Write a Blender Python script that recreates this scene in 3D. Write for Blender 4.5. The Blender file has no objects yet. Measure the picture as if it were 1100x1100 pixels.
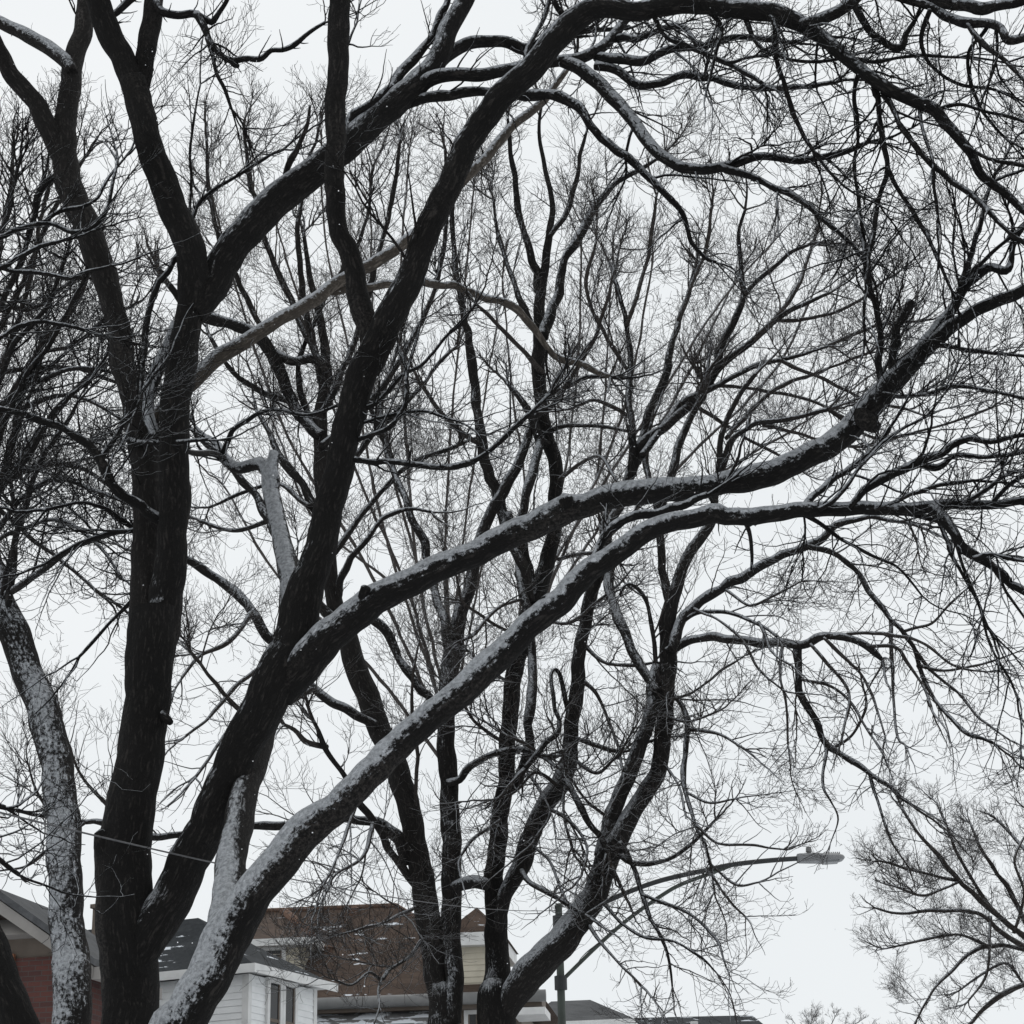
import bpy, bmesh, math, random
import numpy as np
from mathutils import Vector, Matrix, noise as mnoise

R = math.radians
rng = np.random.default_rng(7)
random.seed(7)
scene = bpy.context.scene
col = scene.collection

# ------------------------------------------------------------------ camera
FOC, PITCH, ROLL, EYE = 2200.0, R(21.1), R(1.3), 1.6       # focal length in units of the 1100 px frame
_fwd = np.array([0, math.cos(PITCH), math.sin(PITCH)])
_up0 = np.array([0, -math.sin(PITCH), math.cos(PITCH)])
_rt0 = np.array([1.0, 0, 0])
CR = _rt0 * math.cos(ROLL) - _up0 * math.sin(ROLL)
CU = _up0 * math.cos(ROLL) + _rt0 * math.sin(ROLL)
cam = bpy.data.cameras.new("camera")
cam.sensor_width = 36.0
cam.lens = 36.0 * FOC / 1100.0
cam.clip_start, cam.clip_end = 0.1, 3000
camo = bpy.data.objects.new("camera", cam)
col.objects.link(camo)
camo.matrix_world = Matrix(((CR[0], CU[0], -_fwd[0], 0), (CR[1], CU[1], -_fwd[1], 0),
                            (CR[2], CU[2], -_fwd[2], EYE), (0, 0, 0, 1)))
scene.camera = camo

# ------------------------------------------------------------------ overcast sky, weak broad sun, exposure
SUN_EL, SUN_AZ = R(52), R(18)
world = bpy.data.worlds.new("World")
scene.world = world
world.use_nodes = True
wn, wl = world.node_tree.nodes, world.node_tree.links
wn.clear()
sky = wn.new("ShaderNodeTexSky")
sky.sky_type = 'NISHITA'
sky.sun_disc = False
sky.sun_elevation, sky.sun_rotation = SUN_EL, SUN_AZ
hsv = wn.new("ShaderNodeHueSaturation")
hsv.inputs['Saturation'].default_value = 0.12
wl.new(sky.outputs[0], hsv.inputs['Color'])
cl = wn.new("ShaderNodeTexNoise")
cl.inputs['Scale'].default_value = 2.2
cl.inputs['Detail'].default_value = 3
rampc = wn.new("ShaderNodeValToRGB")                        # the even cloud deck, at the sky texture's own scale
rampc.color_ramp.elements[0].position, rampc.color_ramp.elements[1].position = 0.3, 0.7
rampc.color_ramp.elements[0].color = (8.20, 8.58, 8.82, 1)
rampc.color_ramp.elements[1].color = (9.15, 9.40, 9.55, 1)
wl.new(cl.outputs[0], rampc.inputs[0])
mixw = wn.new("ShaderNodeMix")
mixw.data_type = 'RGBA'
mixw.inputs[0].default_value = 0.94
wl.new(hsv.outputs[0], mixw.inputs[6])
wl.new(rampc.outputs[0], mixw.inputs[7])
bg = wn.new("ShaderNodeBackground")
bg.inputs['Strength'].default_value = 0.1
wl.new(mixw.outputs[2], bg.inputs['Color'])
wo = wn.new("ShaderNodeOutputWorld")
wl.new(bg.outputs[0], wo.inputs[0])

sl = bpy.data.lights.new("sun", 'SUN')
sl.energy, sl.angle, sl.color = 0.5, R(40), (1.0, 0.97, 0.93)
so = bpy.data.objects.new("sun", sl)
col.objects.link(so)
so.rotation_euler = (SUN_EL - R(90), 0, -SUN_AZ)

vs = scene.view_settings
vs.view_transform, vs.look, vs.exposure, vs.gamma, vs.use_curve_mapping = 'Standard', 'None', 0.0, 1.0, False
scene.cycles.max_bounces = 5
scene.cycles.diffuse_bounces = 3

# ------------------------------------------------------------------ pixel -> place
def ray(x, y):
    u, v = (x - 550.0) / FOC, (550.0 - y) / FOC
    return u * CR + v * CU + _fwd
def P(x, y, Y):                       # the point seen at (x, y) that stands Y metres down the street
    d = ray(x, y)
    t = Y / d[1]
    return d * t + np.array([0, 0, EYE])
def PXM(x, y, Y):                     # metres per pixel there
    return (Y / ray(x, y)[1]) / FOC

# ------------------------------------------------------------------ scene tree helpers
def tag(o, label=None, cat=None, group=None, kind=None):
    if label: o["label"] = label
    if cat: o["category"] = cat
    if group: o["group"] = group
    if kind: o["kind"] = kind
    return o
def empty(name, loc, label, cat, rotz=0.0, group=None):
    o = bpy.data.objects.new(name, None)
    o.empty_display_size = 0.3
    o.location = loc
    o.rotation_euler = (0, 0, rotz)
    col.objects.link(o)
    return tag(o, label, cat, group)
def link(name, me, mats, parent=None):
    o = bpy.data.objects.new(name, me)
    for m in (mats if isinstance(mats, (list, tuple)) else [mats]):
        me.materials.append(m)
    col.objects.link(o)
    if parent is not None: o.parent = parent
    return o

# ------------------------------------------------------------------ materials
def new_mat(name):
    m = bpy.data.materials.new(name)
    m.use_nodes = True
    n, l = m.node_tree.nodes, m.node_tree.links
    return m, n, l, n['Principled BSDF']
def math_node(n, l, op, a, b=None, c=None, clamp=False):
    q = n.new("ShaderNodeMath"); q.operation = op; q.use_clamp = clamp
    for i, s in enumerate((a, b, c)):
        if s is None: continue
        if isinstance(s, (int, float)): q.inputs[i].default_value = s
        else: l.new(s, q.inputs[i])
    return q.outputs[0]
def noise_node(n, l, vec, scale, detail=4, rough=0.55, dist=0.0):
    q = n.new("ShaderNodeTexNoise")
    q.inputs['Scale'].default_value = scale; q.inputs['Detail'].default_value = detail
    q.inputs['Roughness'].default_value = rough; q.inputs['Distortion'].default_value = dist
    if vec is not None: l.new(vec, q.inputs['Vector'])
    return q.outputs[0]
def ramp_node(n, l, fac, stops):
    q = n.new("ShaderNodeValToRGB")
    e = q.color_ramp.elements
    while len(e) < len(stops): e.new(0.5)
    for k, (p, c) in enumerate(stops):
        e[k].position = p
        e[k].color = (c, c, c, 1) if isinstance(c, (int, float)) else (*c, 1)
    l.new(fac, q.inputs[0])
    return q.outputs[0]
def mix_node(n, l, fac, a, b):
    q = n.new("ShaderNodeMix"); q.data_type = 'RGBA'
    for i, s in ((0, fac), (6, a), (7, b)):
        if isinstance(s, (int, float)): q.inputs[i].default_value = s
        elif isinstance(s, tuple): q.inputs[i].default_value = (*s, 1)
        else: l.new(s, q.inputs[i])
    return q.outputs[2]
def map_range(n, l, v, a, b, c=0.0, d=1.0, smooth=True):
    q = n.new("ShaderNodeMapRange")
    if smooth: q.interpolation_type = 'SMOOTHSTEP'
    l.new(v, q.inputs[0])
    for i, s in enumerate((a, b, c, d)): q.inputs[i + 1].default_value = s
    return q.outputs[0]
SNOW = (0.80, 0.82, 0.85)
SDIR = np.array([-0.26, -0.38, 0.89]); SDIR /= np.linalg.norm(SDIR)     # where the wind drove the snow on
SNOW_T = 0.70
def bark_mat(name, dark, light, snow=True, furrow=0.022):
    m, n, l, p = new_mat(name)
    at = n.new("ShaderNodeAttribute"); at.attribute_name = "bark"
    sa = n.new("ShaderNodeAttribute"); sa.attribute_name = "snow"
    ge = n.new("ShaderNodeNewGeometry")
    v = at.outputs['Vector']
    f1 = noise_node(n, l, ge.outputs['Position'], 55, 6, 0.7)
    f2 = noise_node(n, l, v, 3.2, 3)
    st = n.new("ShaderNodeMapping"); st.inputs['Scale'].default_value = (1.0, 1.0, 1.1); l.new(v, st.inputs[0])
    g1 = noise_node(n, l, st.outputs[0], 38, 6, 0.66, 0.25)
    ridge = map_range(n, l, math_node(n, l, 'ABSOLUTE', math_node(n, l, 'SUBTRACT', g1, 0.5)), 0.0, 0.13, smooth=False)
    h = math_node(n, l, 'ADD', math_node(n, l, 'MULTIPLY', ridge, 0.5), math_node(n, l, 'MULTIPLY', f1, 0.75))
    c1 = ramp_node(n, l, h, [(0.25, tuple(0.6 * x for x in dark)), (0.68, dark), (1.05, light)])
    lich = map_range(n, l, f2, 0.55, 0.72)
    lich = math_node(n, l, 'MULTIPLY', lich, map_range(n, l, f1, 0.42, 0.62))
    c2 = mix_node(n, l, math_node(n, l, 'MULTIPLY', lich, 0.55), c1, tuple(2.1 * x for x in light))
    bump = n.new("ShaderNodeBump"); bump.inputs['Strength'].default_value = 0.9; bump.inputs['Distance'].default_value = furrow
    l.new(h, bump.inputs['Height'])
    l.new(bump.outputs[0], p.inputs['Normal'])
    p.inputs['Roughness'].default_value = 0.9
    p.inputs['Specular IOR Level'].default_value = 0.18
    if not snow:
        l.new(c2, p.inputs['Base Color'])
        return m
    dp = n.new("ShaderNodeVectorMath"); dp.operation = 'DOT_PRODUCT'
    l.new(ge.outputs['Normal'], dp.inputs[0]); dp.inputs[1].default_value = tuple(SDIR)
    n1 = noise_node(n, l, ge.outputs['Position'], 9, 3)
    n2 = noise_node(n, l, ge.outputs['Position'], 34, 7, 0.78)
    w = math_node(n, l, 'ADD', dp.outputs['Value'], sa.outputs['Fac'])
    w = math_node(n, l, 'ADD', w, math_node(n, l, 'MULTIPLY', math_node(n, l, 'SUBTRACT', n1, 0.5), 0.30))
    w = math_node(n, l, 'ADD', w, math_node(n, l, 'MULTIPLY', math_node(n, l, 'SUBTRACT', n2, 0.5), map_range(n, l, sa.outputs['Fac'], 0.08, 0.42, 0.75, 2.0)))
    w = math_node(n, l, 'ADD', w, math_node(n, l, 'MULTIPLY', math_node(n, l, 'SUBTRACT', ridge, 0.6), 0.22))
    mask = map_range(n, l, w, SNOW_T - 0.06, SNOW_T + 0.24, 0.0, 0.93)
    sn = mix_node(n, l, map_range(n, l, noise_node(n, l, ge.outputs['Position'], 42, 6, 0.7), 0.36, 0.62), (0.34, 0.355, 0.375), (0.62, 0.64, 0.67))
    l.new(mix_node(n, l, mask, c2, sn), p.inputs['Base Color'])
    return m
BARK = {
    'black': bark_mat("bark_black", (0.0125, 0.0115, 0.011), (0.036, 0.032, 0.0295)),
    'grey': bark_mat("bark_grey", (0.021, 0.019, 0.018), (0.052, 0.047, 0.044)),
    'brown': bark_mat("bark_brown", (0.030, 0.026, 0.024), (0.070, 0.062, 0.056)),
    'pale': bark_mat("bark_pale", (0.068, 0.058, 0.049), (0.15, 0.13, 0.11), furrow=0.005),
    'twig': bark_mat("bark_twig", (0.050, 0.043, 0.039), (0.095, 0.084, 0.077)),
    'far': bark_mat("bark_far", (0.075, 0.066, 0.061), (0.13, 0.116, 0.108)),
}
def flat_mat(name, c, rough=0.7, metal=0.0, var=0.15, scale=6.0, bump=0.0):
    m, n, l, p = new_mat(name)
    tc = n.new("ShaderNodeTexCoord")
    f = noise_node(n, l, tc.outputs['Object'], scale, 5)
    a = tuple(x * (1 - var) for x in c); b = tuple(min(1, x * (1 + var)) for x in c)
    l.new(mix_node(n, l, map_range(n, l, f, 0.3, 0.7), a, b), p.inputs['Base Color'])
    p.inputs['Roughness'].default_value = rough
    p.inputs['Metallic'].default_value = metal
    if bump:
        bp = n.new("ShaderNodeBump"); bp.inputs['Distance'].default_value = bump
        l.new(f, bp.inputs['Height']); l.new(bp.outputs[0], p.inputs['Normal'])
    return m
def roof_mat(name, c, c2, amount, course=0.14, patch=0.55):
    """asphalt shingles in level courses, with the dusting of snow left on some of them"""
    m, n, l, p = new_mat(name)
    tc = n.new("ShaderNodeTexCoord")
    ob = tc.outputs['Object']
    sep = n.new("ShaderNodeSeparateXYZ"); l.new(ob, sep.inputs[0])
    zc = math_node(n, l, 'DIVIDE', sep.outputs['Z'], course)
    fr = math_node(n, l, 'FRACT', zc)
    row = math_node(n, l, 'FLOOR', zc)
    cmb = n.new("ShaderNodeCombineXYZ")
    l.new(math_node(n, l, 'MULTIPLY', math_node(n, l, 'ADD', sep.outputs['X'], sep.outputs['Y']), 3.2), cmb.inputs[0])
    l.new(math_node(n, l, 'MULTIPLY', row, 7.31), cmb.inputs[1])
    wn_ = n.new("ShaderNodeTexWhiteNoise"); wn_.noise_dimensions = '2D'
    fl = n.new("ShaderNodeVectorMath"); fl.operation = 'FLOOR'; l.new(cmb.outputs[0], fl.inputs[0])
    l.new(fl.outputs[0], wn_.inputs['Vector'])
    big = noise_node(n, l, ob, 0.9, 4)
    fine = noise_node(n, l, ob, 13, 5, 0.7)
    t = math_node(n, l, 'ADD', math_node(n, l, 'MULTIPLY', wn_.outputs['Value'], 0.25), math_node(n, l, 'MULTIPLY', big, 0.75))
    t = math_node(n, l, 'ADD', t, math_node(n, l, 'MULTIPLY', math_node(n, l, 'SUBTRACT', fine, 0.35), 0.9))
    base = ramp_node(n, l, t, [(0.35, c), (0.95, c2)])
    mp = n.new("ShaderNodeMapping"); mp.inputs['Scale'].default_value = (1.3, 1.3, 5.0); l.new(ob, mp.inputs[0])
    sn1 = noise_node(n, l, mp.outputs[0], 1.1, 5, 0.6)
    sn2 = noise_node(n, l, ob, 0.55, 2)
    s = math_node(n, l, 'ADD', sn1, math_node(n, l, 'MULTIPLY', math_node(n, l, 'SUBTRACT', sn2, 0.5), 0.7))
    s = math_node(n, l, 'ADD', s, math_node(n, l, 'MULTIPLY', math_node(n, l, 'SUBTRACT', 0.5, fr), 0.16))
    s = math_node(n, l, 'ADD', s, math_node(n, l, 'MULTIPLY', math_node(n, l, 'SUBTRACT', wn_.outputs['Value'], 0.5), 0.10))
    mask = map_range(n, l, s, amount, amount + 0.04)
    l.new(mix_node(n, l, mask, base, (0.66, 0.69, 0.73)), p.inputs['Base Color'])
    p.inputs['Roughness'].default_value = 0.92
    p.inputs['Specular IOR Level'].default_value = 0.2
    bp = n.new("ShaderNodeBump"); bp.inputs['Distance'].default_value = 0.02; bp.inputs['Strength'].default_value = 0.7
    l.new(math_node(n, l, 'ADD', math_node(n, l, 'SUBTRACT', 1.0, fr), math_node(n, l, 'MULTIPLY', wn_.outputs['Value'], 0.5)), bp.inputs['Height'])
    l.new(bp.outputs[0], p.inputs['Normal'])
    return m
def brick_mat(name):
    m, n, l, p = new_mat(name)
    tc = n.new("ShaderNodeTexCoord")
    sep = n.new("ShaderNodeSeparateXYZ"); l.new(tc.outputs['Object'], sep.inputs[0])
    cmb = n.new("ShaderNodeCombineXYZ")
    l.new(math_node(n, l, 'ADD', sep.outputs['X'], sep.outputs['Y']), cmb.inputs[0]); l.new(sep.outputs['Z'], cmb.inputs[1])
    b = n.new("ShaderNodeTexBrick")
    b.inputs['Scale'].default_value = 1.0
    b.inputs['Brick Width'].default_value = 0.21; b.inputs['Row Height'].default_value = 0.075; b.inputs['Mortar Size'].default_value = 0.007
    b.inputs['Color1'].default_value = (0.105, 0.038, 0.030, 1); b.inputs['Color2'].default_value = (0.062, 0.027, 0.024, 1)
    b.inputs['Mortar'].default_value = (0.085, 0.065, 0.06, 1); b.inputs['Bias'].default_value = -0.1
    l.new(cmb.outputs[0], b.inputs['Vector'])
    g = noise_node(n, l, tc.outputs['Object'], 1.5, 4)
    l.new(mix_node(n, l, map_range(n, l, g, 0.45, 0.8, 0, 0.5), b.outputs['Color'], (0.055, 0.024, 0.022)), p.inputs['Base Color'])
    p.inputs['Roughness'].default_value = 0.9
    bp = n.new("ShaderNodeBump"); bp.inputs['Distance'].default_value = 0.008
    l.new(math_node(n, l, 'SUBTRACT', 1.0, b.outputs['Fac']), bp.inputs['Height']); l.new(bp.outputs[0], p.inputs['Normal'])
    return m
def glass_mat(name):
    m, n, l, p = new_mat(name)
    p.inputs['Base Color'].default_value = (0.012, 0.014, 0.016, 1)
    p.inputs['Roughness'].default_value = 0.06
    p.inputs['Specular IOR Level'].default_value = 0.35
    return m
M = {
    'snow': flat_mat("snow_ground", (0.70, 0.72, 0.75), 0.85, var=0.08, scale=1.5, bump=0.03),
    'white_siding': flat_mat("white_siding", (0.74, 0.75, 0.75), 0.55, var=0.06, scale=3),
    'white_trim': flat_mat("white_trim", (0.62, 0.62, 0.61), 0.5, var=0.08, scale=4),
    'cream': flat_mat("cream_siding", (0.50, 0.46, 0.37), 0.6, var=0.08, scale=3),
    'tan': flat_mat("tan_board", (0.33, 0.29, 0.22), 0.7, var=0.12, scale=3),
    'band': flat_mat("grey_band", (0.25, 0.235, 0.22), 0.8, var=0.1, scale=3),
    'dull_brown': flat_mat("dull_brown_board", (0.13, 0.105, 0.085), 0.8, var=0.12, scale=4),
    'gutter': flat_mat("gutter_metal", (0.16, 0.16, 0.158), 0.45, var=0.15, scale=3),
    'orange_tile': flat_mat("ridge_tile", (0.13, 0.068, 0.042), 0.85, var=0.25, scale=9),
    'dull_ridge': flat_mat("dull_ridge_tile", (0.105, 0.062, 0.043), 0.85, var=0.3, scale=7),
    'lintel': flat_mat("orange_brick_arch", (0.20, 0.085, 0.045), 0.85, var=0.25, scale=14),
    'roof_dark': roof_mat("roof_dark_slate", (0.018, 0.021, 0.024), (0.050, 0.054, 0.058), 0.665),
    'roof_brown': roof_mat("roof_brown_shingle", (0.050, 0.036, 0.029), (0.110, 0.078, 0.061), 0.685),
    'roof_grey': roof_mat("roof_grey_shingle", (0.055, 0.057, 0.060), (0.11, 0.112, 0.116), 0.80),
    'roof_snowy': roof_mat("roof_snow_covered", (0.10, 0.10, 0.10), (0.18, 0.18, 0.18), 0.50),
    'brick': brick_mat("red_brick"),
    'glass': glass_mat("window_glass"),
    'pole': flat_mat("green_grey_pole_paint", (0.042, 0.052, 0.043), 0.6, var=0.2, scale=5),
    'arm': flat_mat("dark_galvanised_arm", (0.026, 0.028, 0.029), 0.6, metal=0.0, var=0.2, scale=6),
    'lamp': flat_mat("lamp_housing_grey", (0.23, 0.235, 0.24), 0.5, metal=0.2, var=0.15, scale=8),
    'lens': flat_mat("lamp_lens_off", (0.16, 0.165, 0.17), 0.3, var=0.05),
    'wire': flat_mat("service_cable", (0.055, 0.055, 0.058), 0.6, var=0.3, scale=20),
    'flake': flat_mat("snowflake", (0.9, 0.9, 0.92), 0.9, var=0.02),
}
# ------------------------------------------------------------------ tubes
def mesh_from(name, verts, quads, tris=None, attrs=None, smooth=True):
    me = bpy.data.meshes.new(name)
    nv, nq = len(verts), len(quads)
    nt = 0 if tris is None else len(tris)
    me.vertices.add(nv)
    me.vertices.foreach_set("co", np.ascontiguousarray(verts, dtype=np.float32).ravel())
    idx = np.asarray(quads, dtype=np.int32).ravel()
    if nt: idx = np.concatenate([idx, np.asarray(tris, dtype=np.int32).ravel()])
    me.loops.add(len(idx))
    me.loops.foreach_set("vertex_index", idx)
    me.polygons.add(nq + nt)
    st = np.arange(nq, dtype=np.int32) * 4
    if nt: st = np.concatenate([st, nq * 4 + np.arange(nt, dtype=np.int32) * 3])
    me.polygons.foreach_set("loop_start", st)
    if attrs:
        for k, a in attrs.items():
            if a.ndim == 1:
                me.attributes.new(k, 'FLOAT', 'POINT').data.foreach_set("value", np.ascontiguousarray(a, dtype=np.float32))
            else:
                me.attributes.new(k, 'FLOAT_VECTOR', 'POINT').data.foreach_set("vector", np.ascontiguousarray(a, dtype=np.float32).ravel())
    me.update(calc_edges=True)
    if smooth: me.polygons.foreach_set("use_smooth", np.ones(nq + nt, dtype=bool))
    return me

DEBUG = False
def catmull(c, n_out_t):
    """c (K,D) control values, n_out_t parameter values in [0, K-1]"""
    K = len(c)
    t = np.clip(n_out_t, 0, K - 1 - 1e-6)
    i = t.astype(int); f = (t - i)[:, None]
    p1, p2 = c[i], c[np.minimum(i + 1, K - 1)]
    p0 = np.where((i == 0)[:, None], 2 * p1 - p2, c[np.maximum(i - 1, 0)])
    p3 = np.where((i + 2 > K - 1)[:, None], 2 * p2 - p1, c[np.minimum(i + 2, K - 1)])
    return 0.5 * (2 * p1 + (p2 - p0) * f + (2 * p0 - 5 * p1 + 4 * p2 - p3) * f ** 2 + (3 * p1 - p0 - 3 * p2 + p3) * f ** 3)

def limb_path(pts, Y0, Y1, step_px=5.0, wob=1.0, joins=()):
    """traced pixels with widths -> 3-D centre line and radii; Y runs from Y0 to Y1 along the limb"""
    a = np.array(pts, float)
    seg = np.hypot(*np.diff(a[:, :2], axis=0).T)
    s = np.concatenate([[0], np.cumsum(seg)])
    n = max(4, int(s[-1] / step_px))
    so = np.linspace(0, s[-1], n)
    t = np.interp(so, s, np.arange(len(a)))
    q = catmull(a, t)
    f = so / s[-1]
    Y = Y0 + (Y1 - Y0) * f
    best = None                        # start at the depth of the limb it grows from
    for jx, jy, jY, jw in joins:
        d = np.hypot(jx - a[0, 0], jy - a[0, 1]) - 0.5 * jw
        for k in np.nonzero(d < 4.0)[0]:
            cost = abs(jY[k] - Y0) + 0.03 * max(d[k], 0)
            if best is None or cost < best[0]: best = (cost, jY[k])
    if best is not None: Y = Y + (best[1] - Y0) * (1 - f) ** 1.5
    elif len(joins) and DEBUG: print("LOOSE", a[0], Y0)
    ph = rng.uniform(0, 6.28, 4)
    Y = Y + wob * (0.003 if a[:, 2].max() > 16 else 0.005) * Y0 * (np.sin(so / 60 + ph[0]) + 0.6 * np.sin(so / 23 + ph[1]))
    jit = 0.06 * np.clip(q[:, 2], 3, 14) * wob
    q[:, 0] += jit * (np.sin(so / 11 + ph[2]) + 0.5 * np.sin(so / 4.7 + ph[3]))
    q[:, 1] += jit * (np.sin(so / 13 + ph[3]) + 0.5 * np.sin(so / 5.3 + ph[0]))
    if a[:, 2].max() < 15:             # small kinks where buds and old forks were
        m = max(3, n // 3)
        for ax in (0, 1):
            q[:, ax] += np.interp(np.linspace(0, 1, n), np.linspace(0, 1, m), rng.normal(size=m)) * 0.12 * np.clip(q[:, 2], 2.5, 8) * wob
        q[:, 2] *= np.interp(np.linspace(0, 1, n), np.linspace(0, 1, m), rng.uniform(0.86, 1.18, m))
    c = np.array([P(x, y, Yi) for (x, y), Yi in zip(q[:, :2], Y)])
    r = np.array([0.5 * max(w, 0.5) * PXM(x, y, Yi) for (x, y, w), Yi in zip(q, Y)])
    return c, r, (q[:, 0], q[:, 1], Y, q[:, 2])

def frames(c):
    t = np.gradient(c, axis=0)
    t /= np.linalg.norm(t, axis=1)[:, None] + 1e-12
    ref = np.array([0.0, 1.0, 0.0]) if abs(t[0][1]) < 0.8 else np.array([1.0, 0, 0])
    u = np.cross(t[0], ref); u /= np.linalg.norm(u)
    U = [u]
    for k in range(1, len(c)):
        u = U[-1] - t[k] * np.dot(U[-1], t[k])
        u /= np.linalg.norm(u)
        U.append(u)
    U = np.array(U)
    return t, U, np.cross(t, U)

def tube(c, r, sides, snow=0.0, cap=True, rough=0.0, off=(0, 0, 0), thick=0.0, flare=None):
    """one solid round limb with knobbly bark; returns mesh arrays"""
    t, U, V = frames(c)
    n = len(c)
    snow = np.interp(np.linspace(0, 1, n), np.linspace(0, 1, len(np.atleast_1d(snow))), np.atleast_1d(snow))[:, None]
    sv = np.repeat(snow[:, 0], sides)
    if cap: sv = np.concatenate([sv, snow[-1], snow[0]])
    th = np.linspace(0, 2 * np.pi, sides, endpoint=False)
    cs, sn = np.cos(th), np.sin(th)
    N = U[:, None, :] * cs[None, :, None] + V[:, None, :] * sn[None, :, None]
    s = np.concatenate([[0], np.cumsum(np.linalg.norm(np.diff(c, axis=0), axis=1))])
    rr = np.repeat(r[:, None], sides, 1)
    seed = rng.uniform(0, 100, 3)
    if rough > 0:
        for i in range(n):
            for j in range(sides):
                q = (cs[j] * r[i] * 9 + seed[0], sn[j] * r[i] * 9 + seed[1], s[i] * 3.5 + seed[2])
                q2 = (cs[j] * r[i] * 40 + seed[0], sn[j] * r[i] * 40, s[i] * 9)
                rr[i, j] *= 1 + rough * (0.9 * mnoise.noise(q) + 0.35 * mnoise.noise(q2))
        k = np.sin(s / max(r[0], 0.02) * 0.6 + seed[0]) * np.sin(s / max(r[0], 0.02) * 0.23 + seed[1])
        rr *= (1 + 0.022 * k)[:, None]
    p = c[:, None, :] + N * rr[..., None]
    if thick > 0:                       # the snow lying on it has a thickness of its own
        w = np.clip(((N @ SDIR) + snow - SNOW_T + 0.02) / 0.25, 0, 1)
        p = p + (w * thick)[..., None] * (0.5 * N + 0.5 * np.array([0, 0, 1.0]))
    bark = np.stack([cs[None, :] * r[:, None] + seed[0], sn[None, :] * r[:, None] + seed[1],
                     np.repeat((s * 0.22)[:, None], sides, 1) + seed[2]], -1)
    verts = p.reshape(-1, 3)
    i = np.arange(n - 1)[:, None] * sides; j = np.arange(sides)[None, :]; j2 = (j + 1) % sides
    quads = np.stack([i + j, i + j2, i + sides + j2, i + sides + j], -1).reshape(-1, 4)
    tris = np.zeros((0, 3), int)
    bark = bark.reshape(-1, 3)
    if cap:
        e = len(verts)
        dome = c[-1] + t[-1] * r[-1] * 0.35
        verts = np.vstack([verts, dome, c[0]])
        bark = np.vstack([bark, bark[-1], bark[0]])
        b = (n - 1) * sides
        tris = np.array([(b + k, b + (k + 1) % sides, e) for k in range(sides)] +
                        [((k + 1) % sides, k, e + 1) for k in range(sides)])
    return verts, quads, tris, {'bark': bark, 'snow': sv}

def merge(parts):
    vs_, qs, ts, bk, sw = [], [], [], [], []
    o = 0
    for v, q, t, a in parts:
        vs_.append(v); qs.append(np.asarray(q) + o); bk.append(a['bark']); sw.append(a['snow'])
        if len(t): ts.append(np.asarray(t) + o)
        o += len(v)
    return (np.vstack(vs_), np.vstack(qs), np.vstack(ts) if ts else np.zeros((0, 3), int),
            {'bark': np.vstack(bk), 'snow': np.concatenate(sw)})

def batch_tubes(pos, rad, sides, snow):
    """many thin twigs at once: pos (N,S,3) rad (N,S)"""
    N, S, _ = pos.shape
    t = np.gradient(pos, axis=1)
    t /= np.linalg.norm(t, axis=2, keepdims=True) + 1e-12
    ref = rng.normal(size=(N, 1, 3))
    u = np.cross(t, ref); u /= np.linalg.norm(u, axis=2, keepdims=True) + 1e-12
    v = np.cross(t, u)
    th = np.linspace(0, 2 * np.pi, sides, endpoint=False)
    n = u[:, :, None, :] * np.cos(th)[:, None] + v[:, :, None, :] * np.sin(th)[:, None]
    p = pos[:, :, None, :] + n * rad[:, :, None, None]
    b = np.arange(N)[:, None, None] * (S * sides) + np.arange(S - 1)[None, :, None] * sides
    j = np.arange(sides)[None, None, :]; j2 = (j + 1) % sides
    q = np.stack([b + j, b + j2, b + sides + j2, b + sides + j], -1).reshape(-1, 4)
    verts = p.reshape(-1, 3)
    bark = verts * 0.6
    sw = np.repeat(snow, S * sides)
    return verts, q, np.zeros((0, 3), int), {'bark': bark, 'snow': sw}

def norm(v): return v / (np.linalg.norm(v, axis=-1, keepdims=True) + 1e-12)

def grow(p0, d0, L, r0, r1, S, wig, trop):
    """random-walking twigs; trop (N,3) is a steady pull (light, weight)"""
    N = len(p0)
    pos = np.zeros((N, S + 1, 3)); pos[:, 0] = p0
    d = norm(d0)
    dirs = np.zeros((N, S + 1, 3)); dirs[:, 0] = d
    turn = rng.normal(size=(N, 3)) * wig
    for k in range(S):
        if rng.random() < 0.5: turn = turn * 0.3 + rng.normal(size=(N, 3)) * wig
        else: turn = -turn * 0.6 + rng.normal(size=(N, 3)) * wig * 0.7
        d = norm(d + turn + trop)
        pos[:, k + 1] = pos[:, k] + d * (L / S)[:, None]
        dirs[:, k + 1] = d
    f = np.linspace(0, 1, S + 1)[None, :]
    rad = r0[:, None] * (1 - f) ** 0.8 + r1[:, None] * (1 - (1 - f) ** 0.8)
    return pos, dirs, rad

def sprout(pos, dirs, rad, L, per, lo, hi, ang, lf, rf, rmin, ref=0.5, flat=0.6):
    """start points of the next order of twigs on the last one"""
    N, S1, _ = pos.shape
    cnt = rng.poisson(per * np.clip((L / ref) ** 1.2, 0.0, 2.0) * (L > 0.25 * ref) * rng.choice([0.35, 0.8, 1.2, 1.9], N))
    own = np.repeat(np.arange(N), cnt)
    if len(own) == 0: return None
    f = rng.uniform(lo, hi, len(own))
    x = f * (S1 - 1); i = np.minimum(x.astype(int), S1 - 2); w = (x - i)[:, None]
    p = pos[own, i] * (1 - w) + pos[own, i + 1] * w
    d = dirs[own, i + 1]
    r = rad[own, i]
    rnd = rng.normal(size=d.shape); rnd[:, 1] *= flat
    side = norm(rnd - d * np.sum(rnd * d, 1, keepdims=True))
    a = rng.uniform(ang[0], ang[1], len(own))[:, None]
    nd = d * np.cos(a) + side * np.sin(a)
    nl = L[own] * rng.uniform(lf[0], lf[1], len(own)) * (1.15 - 0.55 * f)
    nr = np.maximum(r * rng.uniform(rf[0], rf[1], len(own)), rmin)
    return p, nd, nl, nr

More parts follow.
